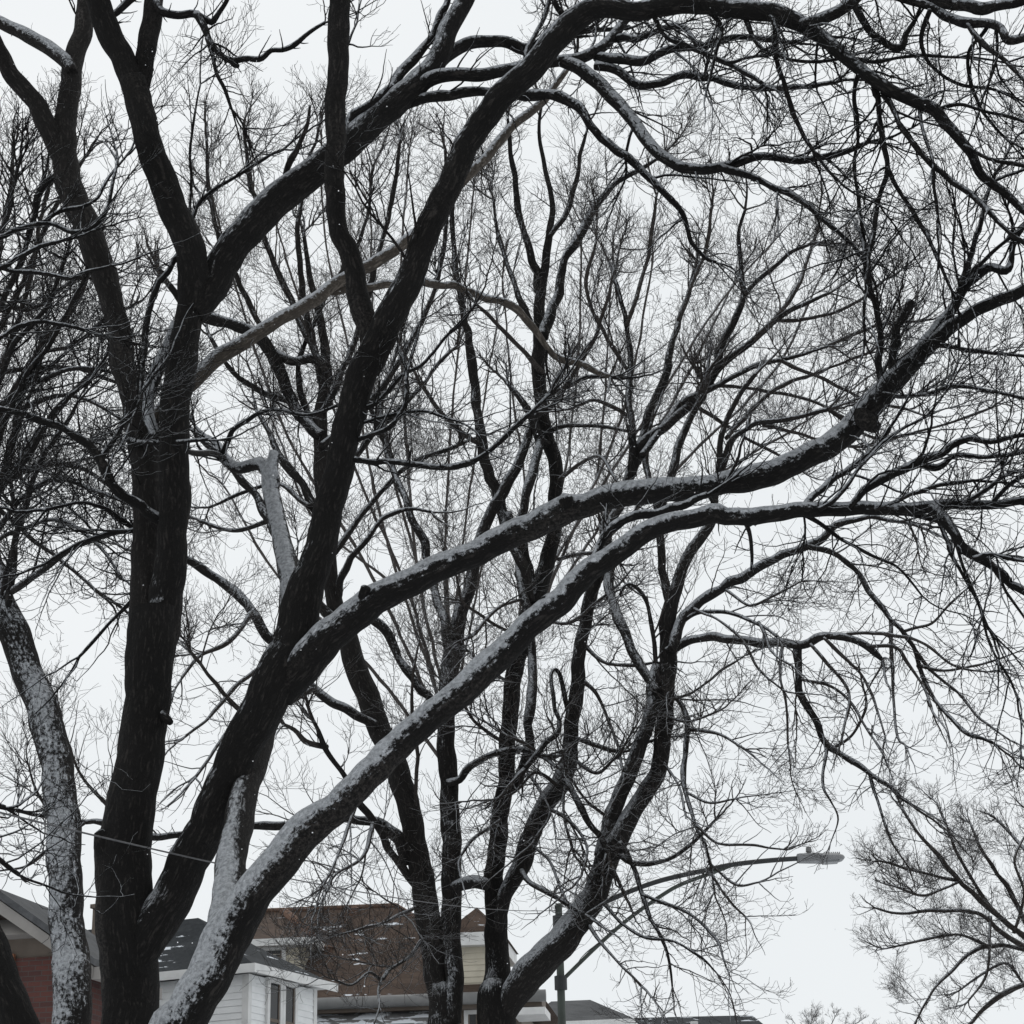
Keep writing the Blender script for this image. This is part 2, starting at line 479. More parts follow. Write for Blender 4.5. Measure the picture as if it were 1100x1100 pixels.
DENS = 0.55
class Tree:
    def __init__(self, name, label, base, mat, cat="tree", scale=1.0, up=0.10, snow_twig=0.02, rmin=0.0016):
        self.root = empty(name, base, label, cat)
        self.base = np.array(base, float)
        self.mat, self.scale, self.up, self.rmin = mat, scale, up, rmin
        self.snow_twig = snow_twig
        self.seeds = []            # (p, d, L, r, tropism)
        self.extra = []            # thin traced branches that go into the crown
        self.paths = []
        self.px = []
    def part(self, name, arr, mat=None, label=None, smooth=True):
        v, q, t, a = arr
        me = mesh_from(name, v - self.base, q, t, a, smooth)
        o = link(name, me, mat or self.mat, self.root)
        if label: o["label"] = label
        return o
    def limb(self, name, pts, Y0, Y1, snow=0.0, dens=1.0, up=None, tip=True, mat=None, label=None, len_=1.0,
             fork=None, rough=None, thick=None, crown=False, wob=1.0, lo=0.0, side=None):
        wmax = max(p[2] for p in pts)
        c, r, px = limb_path(pts, Y0, Y1, 5.0 if wmax > 14 else 4.0, wob, self.px)
        self.px.append(px)
        if wmax < 18 and np.ndim(snow) == 0 and snow >= -0.05: snow = snow + 0.15
        sides = 28 if wmax > 34 else 20 if wmax > 18 else 14 if wmax > 9 else 8 if wmax > 5 else 6
        rough = (0.085 if wmax > 18 else 0.09 if wmax > 9 else 0.0) if rough is None else rough
        thick = (0.006 if wmax > 6 else 0.0) if thick is None else thick
        arr = tube(c, r, sides, snow, True, rough, thick=thick)
        if crown: self.extra.append(arr)
        else: self.part(name, arr, mat, label)
        self.paths.append((c, r))
        self.seed_along(c, r, pts, dens, up, tip, len_, lo, side)
        return c, r
    def seed_along(self, c, r, pts, dens, up, tip, len_, lo=0.0, side=None):
        if dens <= 0: return
        up = self.up if up is None else up
        wpx = np.interp(np.linspace(0, 1, len(c)), np.linspace(0, 1, len(pts)), [p[2] for p in pts])
        seg = np.linalg.norm(np.diff(c, axis=0), axis=1)
        spacing = np.where(r[:-1] > 0.085, 2.0, np.where(r[:-1] > 0.045, 0.55, np.where(r[:-1] > 0.025, 0.26, 0.15))) * self.scale
        fpos = np.linspace(0, 1, len(seg))
        lam = DENS * dens * seg / spacing * (fpos >= lo)
        cnt = rng.poisson(lam)
        t, U, V = frames(c)
        for i in np.nonzero(cnt)[0]:
            for _ in range(cnt[i]):
                a = rng.uniform(0, 6.283)
                sd = U[i] * math.cos(a) + V[i] * math.sin(a)
                sd = sd + np.array([0, 0, 1.0]) * (0.55 if up > 0 else 0.1)
                if side is not None: sd = sd + np.array(side)
                sd[1] *= 0.7
                sd /= np.linalg.norm(sd)
                an = rng.uniform(0.55, 1.25)
                d = t[i] * math.cos(an) + sd * math.sin(an)
                L = self.scale * len_ * (0.28 + 0.85 * rng.random() ** 1.5) * (1.0 if r[i] > 0.02 else 0.8)
                rr = min(0.55 * r[i], 0.0065 + 0.0055 * rng.random()) * (0.6 + 0.5 * min(1, L))
                self.seeds.append((c[i] + sd * r[i] * 0.5, d, L, max(rr, 0.003), up))
        if r.max() < 0.09 and dens > 0.2:          # short spurs
            for i in np.nonzero(rng.poisson(np.where(r[:-1] < 0.05, seg / (0.16 * self.scale), 0)))[0]:
                a = rng.uniform(0, 6.283)
                sd = U[i] * math.cos(a) + V[i] * math.sin(a)
                self.seeds.append((c[i] + sd * r[i] * 0.5, t[i] * 0.6 + sd, self.scale * rng.uniform(0.07, 0.22), max(min(0.4 * r[i], 0.006), self.rmin * 1.2), up))
        if tip and r[-1] < 0.05:
            for k in range(3):
                d = t[-1] + rng.normal(size=3) * (0.10 if k == 0 else 0.45)
                self.seeds.append((c[-1], d, self.scale * len_ * rng.uniform(0.5, 1.0) * (1.0 if k == 0 else 0.7), max(r[-1] * (0.95 if k == 0 else 0.7), 0.003), up))
    def crown(self, per=(5.5, 4.5, 2.0), wig=0.17, mat=None, name="crown", label=None, thin=1.0, flat=0.6):
        parts = list(self.extra)
        S = [s for s in self.seeds]
        if S:
            p = np.array([s[0] for s in S]); d = np.array([s[1] for s in S]); L = np.array([s[2] for s in S]); r = np.array([s[3] for s in S]) * thin
            up = np.array([s[4] for s in S])
            tr = np.zeros((len(S), 3)); tr[:, 2] = up
            rm = np.full(len(S), self.rmin)
            pos, dirs, rad = grow(p, d, L, r, np.minimum(rm * 1.2, r), 10, wig, tr)
            sn = lambda k, m: rng.normal(self.snow_twig, 0.10, k) + m
            parts.append(batch_tubes(pos, rad, 5, sn(len(pos), 0.26)))
            for lev, (pe, lf, Sg, sides) in enumerate(((per[0], (0.35, 0.85), 8, 4), (per[1], (0.35, 0.9), 6, 3), (per[2], (0.35, 0.9), 4, 3))):
                if pe <= 0: break
                sp = sprout(pos, dirs, rad, L, pe, 0.12, 0.98, (0.45, 1.05), lf, (0.45, 0.75), self.rmin, self.scale * 0.6 * 0.55 ** lev, flat)
                if sp is None: break
                p, d, L, r = sp
                tr = np.zeros((len(p), 3)); tr[:, 2] = 0.06 + 0.5 * max(self.up, 0)
                pos, dirs, rad = grow(p, d, L, r, np.full(len(p), self.rmin * 0.8), Sg, wig * (1.5 + 0.35 * lev), tr)
                parts.append(batch_tubes(pos, rad, sides, sn(len(pos), 0.18 - 0.10 * lev)))
        arr = merge(parts)
        o = self.part(name, arr, mat)
        if label: o["label"] = label
        return o

def ground_curve(x, y, Y, w, below=None):
    """extra pixels that carry a trunk on down to the ground, below the frame"""
    p = P(x, y, Y)
    out = []
    dx = 0
    for k, wf in ((1.0, 1.35), (0.85, 1.12), (0.5, 1.04)):
        z = p[2] * (1 - k) - 0.08 * (k == 1.0)
        q = np.array([p[0], Y, z - EYE])
        zz = q @ _fwd
        out.append((550 + FOC * (q @ CR) / zz, 550 - FOC * (q @ CU) / zz, w * wf * (Y / ray(x, y)[1]) / zz))
    return out

# ------------------------------------------------------------------ boxes and prisms for the built things
class Solid:
    def __init__(self): self.bm = bmesh.new()
    def prism(self, pts, d):
        """polygon pts (3-D, counter-clockwise seen from outside) extruded by vector d"""
        a = [self.bm.verts.new(p) for p in pts]
        b = [self.bm.verts.new(tuple(Vector(p) + Vector(d))) for p in pts]
        n = len(a)
        self.bm.faces.new(a); self.bm.faces.new(list(reversed(b)))
        for i in range(n):
            self.bm.faces.new((a[(i + 1) % n], a[i], b[i], b[(i + 1) % n]))
        return self
    def box(self, x0, x1, y0, y1, z0, z1):
        return self.prism([(x0, y0, z0), (x1, y0, z0), (x1, y1, z0), (x0, y1, z0)], (0, 0, z1 - z0))
    def poly(self, pts):
        self.bm.faces.new([self.bm.verts.new(p) for p in pts]); return self
    def hull(self, pts):
        v = [self.bm.verts.new(p) for p in pts]
        bmesh.ops.convex_hull(self.bm, input=v); return self
    def cyl(self, p0, p1, r0, r1=None, n=12):
        r1 = r0 if r1 is None else r1
        a, b = Vector(p0), Vector(p1)
        t = (b - a).normalized()
        u = t.orthogonal().normalized(); v = t.cross(u)
        A = [self.bm.verts.new(a + (u * math.cos(k * 2 * math.pi / n) + v * math.sin(k * 2 * math.pi / n)) * r0) for k in range(n)]
        B = [self.bm.verts.new(b + (u * math.cos(k * 2 * math.pi / n) + v * math.sin(k * 2 * math.pi / n)) * r1) for k in range(n)]
        self.bm.faces.new(list(reversed(A))); self.bm.faces.new(B)
        for k in range(n): self.bm.faces.new((A[k], A[(k + 1) % n], B[(k + 1) % n], B[k]))
        return self
    def siding(self, p0, p1, z0, z1, out, step=0.12, lip=0.018):
        """clapboards from p0 to p1 (x, y), each board tilted out at its lower edge"""
        p0, p1, out = Vector((*p0, 0)), Vector((*p1, 0)), Vector((*out, 0))
        z = z0
        while z < z1 - 1e-6:
            zt = min(z + step, z1)
            a, b = p0 + out * lip, p1 + out * lip
            q = [self.bm.verts.new(x) for x in (a + Vector((0, 0, z)), b + Vector((0, 0, z)), p1 + Vector((0, 0, zt)), p0 + Vector((0, 0, zt)), p0 + Vector((0, 0, z)), p1 + Vector((0, 0, z)))]
            self.bm.faces.new((q[0], q[1], q[2], q[3])); self.bm.faces.new((q[4], q[5], q[1], q[0]))
            z = zt
        return self
    def build(self, name, mat, parent=None, smooth=False, bevel=0.0, label=None):
        bmesh.ops.recalc_face_normals(self.bm, faces=self.bm.faces)
        me = bpy.data.meshes.new(name)
        self.bm.to_mesh(me); self.bm.free()
        if smooth: me.polygons.foreach_set("use_smooth", np.ones(len(me.polygons), dtype=bool))
        o = link(name, me, mat, parent)
        if bevel:
            b = o.modifiers.new("bevel", 'BEVEL'); b.width = bevel; b.segments = 2; b.limit_method = 'ANGLE'
        if label: o["label"] = label
        return o
# ------------------------------------------------------------------ ground
g = Solid()
g.poly([(-400, -60, 0), (400, -60, 0), (400, 900, 0), (-400, 900, 0)])
tag(g.build("ground", M['snow']), "snow covered ground under the trees and houses", kind="structure")

# ------------------------------------------------------------------ houses
class House:
    """local frame: x along the front, y away from the street, root at ground level"""
    def __init__(self, x, y, Y, theta, name, label, cat="house"):
        p = P(x, y, Y)
        self.o = np.array([p[0], p[1]]); self.zref = p[2]
        self.ex = np.array([math.cos(theta), -math.sin(theta)]); self.ey = np.array([math.sin(theta), math.cos(theta)])
        self.root = empty(name, (p[0], p[1], 0), label, cat, -theta)
    def on_y(self, x, y, ly):          # pixel on the wall plane local y = ly  -> (local x, z)
        d = ray(x, y); nrm = self.ey
        t = ((self.o + self.ey * ly) @ nrm) / (d[:2] @ nrm)
        return (d[:2] * t - self.o) @ self.ex, d[2] * t + EYE
    def on_x(self, x, y, lx):
        d = ray(x, y); nrm = self.ex
        t = ((self.o + self.ex * lx) @ nrm) / (d[:2] @ nrm)
        return (d[:2] * t - self.o) @ self.ey, d[2] * t + EYE

def window(h, x0, x1, z0, z1, ly=None, lx=None, trim='white_trim', name="window", sash=True):
    """casing with sash bars and a set-back pane, on the wall y = ly (facing -y) or x = lx (facing +x)"""
    fw = 0.09
    def bx(s, a0, a1, b0, b1, d0, d1):
        if ly is not None: s.box(a0, a1, ly + d0, ly + d1, b0, b1)
        else: s.box(lx - d1, lx - d0, a0, a1, b0, b1)
    s = Solid()
    bx(s, x0 - fw, x0, z0 - fw, z1 + fw, -0.05, 0.02); bx(s, x1, x1 + fw, z0 - fw, z1 + fw, -0.05, 0.02)
    bx(s, x0, x1, z1, z1 + fw, -0.055, 0.02); bx(s, x0 - 0.02, x1 + 0.02, z0 - fw, z0, -0.08, 0.02)
    w = s.build(name, M[trim], h.root)
    if sash:
        zm = (z0 + z1) / 2
        s = Solid()
        bx(s, x0, x1, zm - 0.03, zm + 0.03, -0.028, 0.016)
        bx(s, x0, x0 + 0.035, z0, zm - 0.03, -0.026, 0.016); bx(s, x1 - 0.035, x1, z0, zm - 0.03, -0.026, 0.016)
        bx(s, x0, x0 + 0.035, zm + 0.03, z1, -0.026, 0.016); bx(s, x1 - 0.035, x1, zm + 0.03, z1, -0.026, 0.016)
        s.build("sash", M['dull_brown'], w)
    s = Solid(); bx(s, x0 + 0.002, x1 - 0.002, z0 + 0.002, z1 - 0.002, -0.014, 0.004); s.build("pane", M['glass'], w)
    return w

# --- white clapboard house with the dark hipped roof
W = House(267, 1046, 38, R(24), "clapboard_house", "white clapboard house with dark hipped roof and a narrow double window")
ze = W.zref
D, _ = W.on_x(339, 1066, 0.0)
LW = 7.2
s = Solid()
s.siding((-LW, 0), (0, 0), 0.4, ze, (0, -1)); s.siding((0, 0), (0, D), 0.4, ze, (1, 0))
s.box(-LW, 0, 0.0, D, 0.0, 0.4)
s.box(-LW, -0.004, 0.004, D, 0.4, ze); s.box(-LW, -4.0, D + 0.004, 8.0, 0.4, ze)
s.build("wall", M['white_siding'], W.root)
s = Solid()
s.box(-0.11, 0.026, -0.026, 0.09, 0.4, ze - 0.002); s.box(-0.04, 0.027, D - 0.10, D + 0.02, 0.4, ze - 0.002)
s.build("corner_board", M['white_trim'], W.root)
rx, rz = W.on_y(213, 986, D / 2)
ov = 0.30
zr = ze + 0.10
s = Solid()
s.hull([(-LW - ov, -ov, zr), (ov, -ov, zr), (ov, D + ov, zr), (-LW - ov, D + ov, zr), (rx, D / 2, rz), (-LW - ov, D / 2, rz)])
W_roof = s.build("roof", M['roof_dark'], W.root)
s = Solid(); s.hull([(-LW - ov, D + ov + 0.004, zr), (-3.7, D + ov + 0.004, zr), (-3.7, 8.3, zr), (-LW - ov, 8.3, zr), (-5.4, D + ov + 0.004, zr + 0.8), (-5.4, 6.8, zr + 0.8)])
s.build("rear_roof", M['roof_dark'], W.root)
s = Solid()
s.box(-LW - ov, ov + 0.03, -ov - 0.03, -ov, zr - 0.13, zr + 0.03); s.box(ov, ov + 0.03, -ov, D + ov, zr - 0.13, zr + 0.03)
s.box(-LW - ov, ov, -ov, D + ov, zr - 0.06, zr - 0.01)
s.build("eave", M['white_trim'], W.root)
wx0, _ = W.on_x(287.5, 1056, 0.0); wxm0, _ = W.on_x(298.5, 1056, 0.0); wxm1, _ = W.on_x(304, 1060, 0.0); wx1, _ = W.on_x(314.5, 1060, 0.0)
_, wz1 = W.on_x(290, 1056, 0.0)
for a, b in ((wx0, wxm0), (wxm1, wx1)):
    window(W, a, b, wz1 - 1.35, wz1, lx=0.02)
s = Solid(); cx, cz = W.on_y(99, 990, D / 2 - 0.3); _, czt = W.on_y(97, 975.5, D / 2)
s.box(cx, cx + 0.62, D / 2 - 0.3, D / 2 + 0.3, ze, czt - 0.08).box(cx - 0.04, cx + 0.66, D / 2 - 0.34, D / 2 + 0.34, czt - 0.08, czt)
s.build("chimney", M['dull_brown'], W_roof)

# --- red brick house
B = House(4, 967, 30, R(13), "brick_house", "red brick house with a brown gable and pale band at the edge of the street")
za = B.zref
xr, zrk = B.on_y(109, 1041, 0.0)
pitch = (za - zrk) / xr
LB = 1.9
xw = xr - 0.35
_, zb1 = B.on_y(30, 985, 0.0); _, zb0 = B.on_y(30, 1006, 0.0)
zw = za - pitch * xw
s = Solid()
s.prism([(-xw, 0.12, 0), (xw, 0.12, 0), (xw, 0.12, zw), (xw - 0.01, 0.12, min(zb0, zw + 0.01)), (-xw + 0.01, 0.12, min(zb0, zw + 0.01)), (-xw, 0.12, zw)], (0, LB, 0))
s.build("wall", M['brick'], B.root)
s = Solid()
s.prism([(-xw + 0.02, 0.16, zw - 0.0), (xw - 0.02, 0.16, zw - 0.0), (0, 0.16, za - 0.10)], (0, LB - 0.1, 0))
s.build("gable", M['dull_brown'], B.root)
xb0 = (za - zb0) / pitch - 0.1; xb1 = (za - zb1) / pitch - 0.1
s = Solid()
s.hull([(-xb0, -0.22, zb0), (xb0, -0.22, zb0), (-xb0, 0.158, zb0), (xb0, 0.158, zb0), (-xb1, 0.10, zb1), (xb1, 0.10, zb1), (-xb1, 0.158, zb1), (xb1, 0.158, zb1)])
s.build("pent_band", M['band'], B.root)
for sg in (-1, 1):
    s = Solid()
    s.prism([(0, -0.3, za), (sg * xr, -0.3, zrk), (sg * xr, -0.3, zrk - 0.16), (0, -0.3, za - 0.19)], (0, 0.10, 0))
    s.build("rake_board", M['band'], B.root)
s = Solid()
for sg in (-1, 1):
    s.prism([(0, -0.34, za + 0.02), (sg * (xr + 0.04), -0.34, zrk + 0.0), (sg * (xr + 0.04), -0.34, zrk + 0.10), (0, -0.34, za + 0.14)], (0, LB + 0.5, 0))
s.build("roof", M['roof_grey'], B.root)
for sg in (-1, 1):
    a, b = sorted((sg * (xr - 0.02), sg * (xr + 0.10)))
    Solid().box(a, b, -0.28, LB + 0.1, zrk - 0.18, zrk - 0.01).build("eave", M['band'], B.root)
s = Solid(); s.box(-xw - 4.0, -xw + 0.6, 2.2, 9.0, 0, zw - 0.6); s.build("rear_wing", M['brick'], B.root)
s = Solid(); s.hull([(-xw - 4.3, 2.16, zw - 0.6), (-xw + 0.9, 2.16, zw - 0.6), (-xw + 0.9, 9.3, zw - 0.6), (-xw - 4.3, 9.3, zw - 0.6), (-xw - 1.7, 3.5, zw + 0.9), (-xw - 1.7, 7.5, zw + 0.9)])
s.build("rear_roof", M['roof_grey'], B.root)
lx0, lz1 = B.on_y(3, 1026, 0.12); lx1, lz0 = B.on_y(16, 1040, 0.12)
s = Solid(); s.box(lx0, lx1, 0.06, 0.119, lz0, lz1); s.build("lintel", M['lintel'], B.root)
window(B, lx0 + 0.06, lx1 - 0.05, lz0 - 1.15, lz0 - 0.10, ly=0.118)

# --- brown shingle house
YK = 46.0
K = House(430, 1077, YK, R(6.0), "shingle_house", "large house with brown shingle roof, orange ridge and two dormers behind the trees")
zk = K.zref
kx1, _ = K.on_y(584, 1080, 0.0)
kx0 = K.on_y(205, 1080, 0.0)[0]
# ridge: on the plane that gives a 40 degree slope
for _ in range(12):
    dep = (K.on_y(360, 976, dep if _ else 4.0)[1] - zk) / math.tan(R(41))
kr1, kzr = K.on_y(425, 973.5, dep)
kr0 = K.on_y(262, 982, dep)[0]
kz = kzr
s = Solid()
s.hull([(kx0, -0.4, zk), (kx1, -0.4, zk), (kx1, 2 * dep, zk), (kx0, 2 * dep, zk), (kr0, dep, kz), (kr1, dep, kz)])
K_roof = s.build("roof", M['roof_brown'], K.root)
s = Solid(); s.cyl((kr0, dep, kz + 0.02), (kr1, dep, kz + 0.02), 0.06)
s.cyl((kr1, dep, kz + 0.02), (kx1, -0.4, zk + 0.02), 0.06)
s.build("ridge_cap", M['dull_ridge'], K_roof)
s = Solid(); s.cyl((kx0 - 0.1, -0.50, zk - 0.03), (kx1 + 0.1, -0.50, zk - 0.03), 0.13, n=14)
s.build("gutter", M['gutter'], K.root, smooth=True)
s = Solid(); s.box(kx0, kx1, -0.38, 0.5, zk - 0.22, zk - 0.01); s.build("soffit", M['dull_brown'], K.root)  # dark board colour stands in for the shadow beneath the gutter
s = Solid(); s.box(kx0 + 0.5, kx1 - 0.5, 0.0, 2 * dep - 0.5, 0.0, zk - 0.225); s.build("wall", M['dull_brown'], K.root)
# snow covered roof of the lower storey in front
px0, pz = K.on_y(338, 1084, -0.3); px1, _ = K.on_y(470, 1082, -0.3)
s = Solid(); s.prism([(px0, 0.0, pz), (px0, -3.2, pz - 1.9), (px0, -3.2, pz - 2.1), (px0, 0.0, pz - 0.2)], (px1 - px0, 0, 0))
s.build("porch_roof", M['roof_snowy'], K.root)
s = Solid(); s.box(px0 + 0.2, px1 - 0.2, -2.9, -0.01, 0, pz - 2.15); s.build("porch", M['white_siding'], K.root)
rx0, rz0 = K.on_y(556, 1091, -0.3); rx1, _ = K.on_y(590, 1093, -0.3)
s = Solid(); s.box(rx0, rx1, -1.2, -0.01, rz0 - 0.1, rz0 + 0.05); s.build("eave_return", M['white_trim'], K.root)
wxa, wza = K.on_y(503, 1090, 0.0); wxb, _ = K.on_y(513, 1090, 0.0)
window(K, wxa, wxb, wza - 1.2, wza, ly=-0.002)
for vx, vy, hh in ((380, 981, 0.10), (352, 1021, 0.06)):
    ly = (K.on_y(vx, vy, 1.5)[1] - zk) / (kz - zk) * (dep + 0.4) - 0.4
    for _ in range(6): ly = (K.on_y(vx, vy, ly)[1] - zk) / (kz - zk) * (dep + 0.4) - 0.4
    vX, vZ = K.on_y(vx, vy, ly)
    Solid().cyl((vX, ly, vZ - 0.2), (vX, ly, vZ + hh), 0.12, 0.11, 14).cyl((vX, ly, vZ + hh), (vX, ly, vZ + hh + 0.05), 0.15, 0.09, 14).build("roof_vent", M['dull_ridge'], K_roof)
# first dormer: hipped, cream, its near hip capped in orange
d0 = 0.7
xf, zf = K.on_y(326, 1017, d0); xl = K.on_y(277, 1020, d0)[0]
roof_at = lambda ly: zk + (ly + 0.4) * (kz - zk) / (dep + 0.4)
back = (zf - zk) / (kz - zk) * (dep + 0.4) - 0.4 + 0.3
s = Solid()
s.siding((xl, d0), (xf, d0), roof_at(d0) - 0.1, zf, (0, -1), 0.13)
s.box(xl, xf, d0 + 0.003, back, roof_at(d0) - 0.1, zf)
s.siding((xf, d0), (xf, back), roof_at(d0) - 0.1, zf, (1, 0), 0.13)
dm = s.build("dormer", M['cream'], K.root, label="cream dormer with hipped roof over the brown slope")
s = Solid(); o2 = 0.34
s.box(xl - o2, xf + o2, d0 - o2, back, zf, zf + 0.16)
s.build("fascia", M['white_trim'], dm)
ax, az = K.on_y(305, 981, d0 + 2.2)
s = Solid()
s.hull([(xl - o2, d0 - o2, zf + 0.163), (xf + o2, d0 - o2, zf + 0.163), (xf + o2, back + 1.0, zf + 0.163), (xl - o2, back + 1.0, zf + 0.163),
        (ax, d0 + 2.2, az), (ax, dep, az), (ax - 0.4, d0 + 2.2, az), (ax - 0.4, dep, az)])
s.build("dormer_roof", M['roof_brown'], dm)
s = Solid(); s.cyl((ax, d0 + 2.2, az + 0.03), (xf + o2 - 0.05, d0 - o2 + 0.05, zf + 0.2), 0.11, n=8); s.build("hip_cap", M['orange_tile'], dm)
wa = K.on_y(280, 1030, d0)[0]; wb = K.on_y(303, 1030, d0)[0]; wz = K.on_y(300, 1021, d0)[1]
window(K, wa, wb, roof_at(d0) + 0.2, wz, ly=d0 - 0.002)
# second dormer, gabled
d1 = 0.05
xa, zt = K.on_y(493, 1018, d1); xb = K.on_y(527, 1018, d1)[0]
s = Solid(); zb = roof_at(d1) - 0.1
s.siding((xa, d1), (xb, d1), zb, zt, (0, -1), 0.13); s.box(xa, xb, d1 + 0.003, dep, zb, zt)
dm2 = s.build("dormer", M['cream'], K.root, label="cream gabled dormer between the two trunks")
s = Solid(); s.box(xa - 0.25, xb + 0.25, d1 - 0.3, dep, zt, zt + 0.28); s.build("fascia", M['white_trim'], dm2)
xc, zc = K.on_y(511, 973, d1)
s = Solid(); s.hull([(xa - 0.3, d1 - 0.3, zt + 0.283), (xb + 0.3, d1 - 0.3, zt + 0.283), (xc, d1 + 0.2, zc), (xc, dep, zc), (xa - 0.3, dep, zt + 0.283), (xb + 0.3, dep, zt + 0.283)])
s.build("dormer_roof", M['roof_brown'], dm2)

# --- grey hipped roof farther along
G = House(634, 1097, 75, R(8), "grey_house", "small distant house with grey hipped roof behind the lamp post")
gz = G.zref
gx0 = G.on_y(560, 1097, 0)[0]; gx1 = G.on_y(682, 1098, 0)[0]
ga, gza = G.on_y(592, 1072, 3.4); gb, gzb = G.on_y(634, 1074, 3.4)
s = Solid(); s.hull([(gx0, -0.3, gz), (gx1, -0.3, gz), (gx1, 7.0, gz), (gx0, 7.0, gz), (ga, 3.4, gzb), (gb, 3.4, gzb)])
s.build("roof", M['roof_grey'], G.root)
s = Solid(); s.box(gx0, gx1, -0.34, 7.0, gz - 0.22, gz - 0.004); s.build("fascia", M['white_trim'], G.root)
s = Solid(); s.box(gx0 + 0.3, gx1 - 0.3, 0.0, 6.8, 0, gz - 0.225); s.build("wall", M['tan'], G.root)
# --- long low dark roof
Lh = House(744, 1098, 85, R(0), "long_house", "far house with long low dark roof and a small white vent")
lz = Lh.zref
l0 = Lh.on_y(672, 1098, 0)[0]; l1 = Lh.on_y(826, 1101, 0)[0]
la, lza = Lh.on_y(682, 1093.5, 2.0); lb, lzb = Lh.on_y(808, 1090.5, 2.0)
s = Solid(); s.hull([(l0, -0.3, lz - 0.4), (l1, -0.3, lz - 0.4), (l1, 5, lz - 0.4), (l0, 5, lz - 0.4), (la, 2.0, lzb), (lb, 2.0, lzb)])
lr = s.build("roof", M['roof_dark'], Lh.root)
s = Solid(); v0 = Lh.on_y(741, 1094, 1.0)[0]; s.box(v0, v0 + 0.32, 0.8, 1.2, lz - 0.1, lz + 0.13); s.build("vent", M['white_trim'], lr, bevel=0.03)
s = Solid(); s.box(l0 + 0.3, l1 - 0.3, 0, 4.8, 0, lz - 0.404); s.build("wall", M['dull_brown'], Lh.root)

# ------------------------------------------------------------------ street lamp
YL = 28.0
pt = P(600, 974, YL)
lamp = empty("street_lamp", (pt[0], pt[1], 0), "street lamp with long curved double arm and flat grey head beside the leaning snowy trunk", "street lamp")
lp = lambda x, y, dy=0.0: tuple(P(x, y, YL + dy) - np.array([pt[0], pt[1], 0]))
s = Solid(); s.cyl((0, 0, 0.0), (0, 0, pt[2]), 0.075, 0.048, 18); s.cyl((0, 0, pt[2]), (0, 0, pt[2] + 0.04), 0.058, 0.04, 18)
s.cyl((0, 0, 0), (0, 0, 0.35), 0.14, 0.11, 18)
s.build("pole", M['pole'], lamp, smooth=False)
def pipe(pix, r, name, dy0=0.0, dy1=0.0, mat='arm'):
    c = catmull(np.array([lp(x, y, dy0 + (dy1 - dy0) * k / (len(pix) - 1)) for k, (x, y) in enumerate(pix)]), np.linspace(0, len(pix) - 1, 40))
    v, q, t, a = tube(c, np.full(40, r), 14, 0)
    return link(name, mesh_from(name, v, q, t, None), M[mat], lamp)
pipe([(601, 990), (642, 972.5), (678, 957), (713, 945), (764, 933.5), (789, 928.5), (825, 924.5), (859, 922)], 0.034, "arm")
pipe([(601, 1056), (607, 1050), (644, 1014), (678, 985), (713, 960.5), (733, 949.5), (764, 938), (786, 929.5)], 0.027, "brace", mat="pole")
for zz in (lp(601, 991)[2], lp(601, 1056)[2]):
    s = Solid(); s.cyl((0, 0, zz - 0.09), (0, 0, zz + 0.09), 0.085, 0.085, 16); s.build("bracket", M['arm'], lamp)
a, b = np.array(lp(856, 922)), np.array(lp(907, 921.5))
ux = (b - a); Lh_ = np.linalg.norm(ux); ux /= Lh_
e = Vector(ux); w = Vector((0, 1, 0)); n = e.cross(w) * -1
n = Vector((0, 0, 1)); 
def lpt(f, wv, h): return tuple(Vector(a) + e * (f * Lh_) + w * wv + n * h)
s = Solid()
pr = [(0.0, 0.055, -0.055, 0.055), (0.06, 0.075, -0.06, 0.060), (0.45, 0.115, -0.058, 0.058), (0.52, 0.15, -0.055, 0.050), (0.85, 0.15, -0.045, 0.045), (0.96, 0.11, -0.03, 0.03), (1.0, 0.05, -0.012, 0.016)]
rings = []
for f, wd, b0, t0 in pr:
    rings.append([s.bm.verts.new(lpt(f, sg * wd * k, h)) for sg, k, h in ((-1, 1, b0), (1, 1, b0), (1, 1, b0 * 0.2 + t0 * 0.5), (1, 0.7, t0), (-1, 0.7, t0), (-1, 1, b0 * 0.2 + t0 * 0.5))])
for r0, r1 in zip(rings, rings[1:]):
    for k in range(6): s.bm.faces.new((r0[k], r0[(k + 1) % 6], r1[(k + 1) % 6], r1[k]))
s.bm.faces.new(list(reversed(rings[0]))); s.bm.faces.new(rings[-1])
head = s.build("lamp_head", M['lamp'], lamp, bevel=0.008)
s = Solid()
s.hull([lpt(0.53, -0.12, -0.054), lpt(0.53, 0.12, -0.054), lpt(0.88, -0.11, -0.046), lpt(0.88, 0.11, -0.046), lpt(0.55, -0.10, -0.075), lpt(0.55, 0.10, -0.075), lpt(0.86, -0.09, -0.066), lpt(0.86, 0.09, -0.066)])
s.build("lens", M['lens'], head)
s = Solid()
for k in range(9):
    f = 0.56 + 0.04 * k
    s.prism([lpt(f, -0.10, 0.03), lpt(f + 0.012, -0.10, 0.03), lpt(f + 0.012, -0.10, 0.066), lpt(f, -0.10, 0.066)], (0, 0.20, 0))
s.build("cooling_fins", M['lamp'], head)
s = Solid(); s.cyl(lpt(0.26, 0, 0.05), lpt(0.26, 0, 0.085), 0.030, 0.030, 14); s.cyl(lpt(0.26, 0, 0.085), lpt(0.26, 0, 0.15), 0.042, 0.036, 14); s.cyl(lpt(0.26, 0, 0.15), lpt(0.26, 0, 0.162), 0.036, 0.018, 14)
s.build("photocell", M['gutter'], head)
s = Solid(); ip = Vector(lp(597, 978)); s.cyl(tuple(ip), tuple(ip + Vector((0.05, 0, 0.02))), 0.05, 0.035, 12); s.build("insulator", M['arm'], lamp)

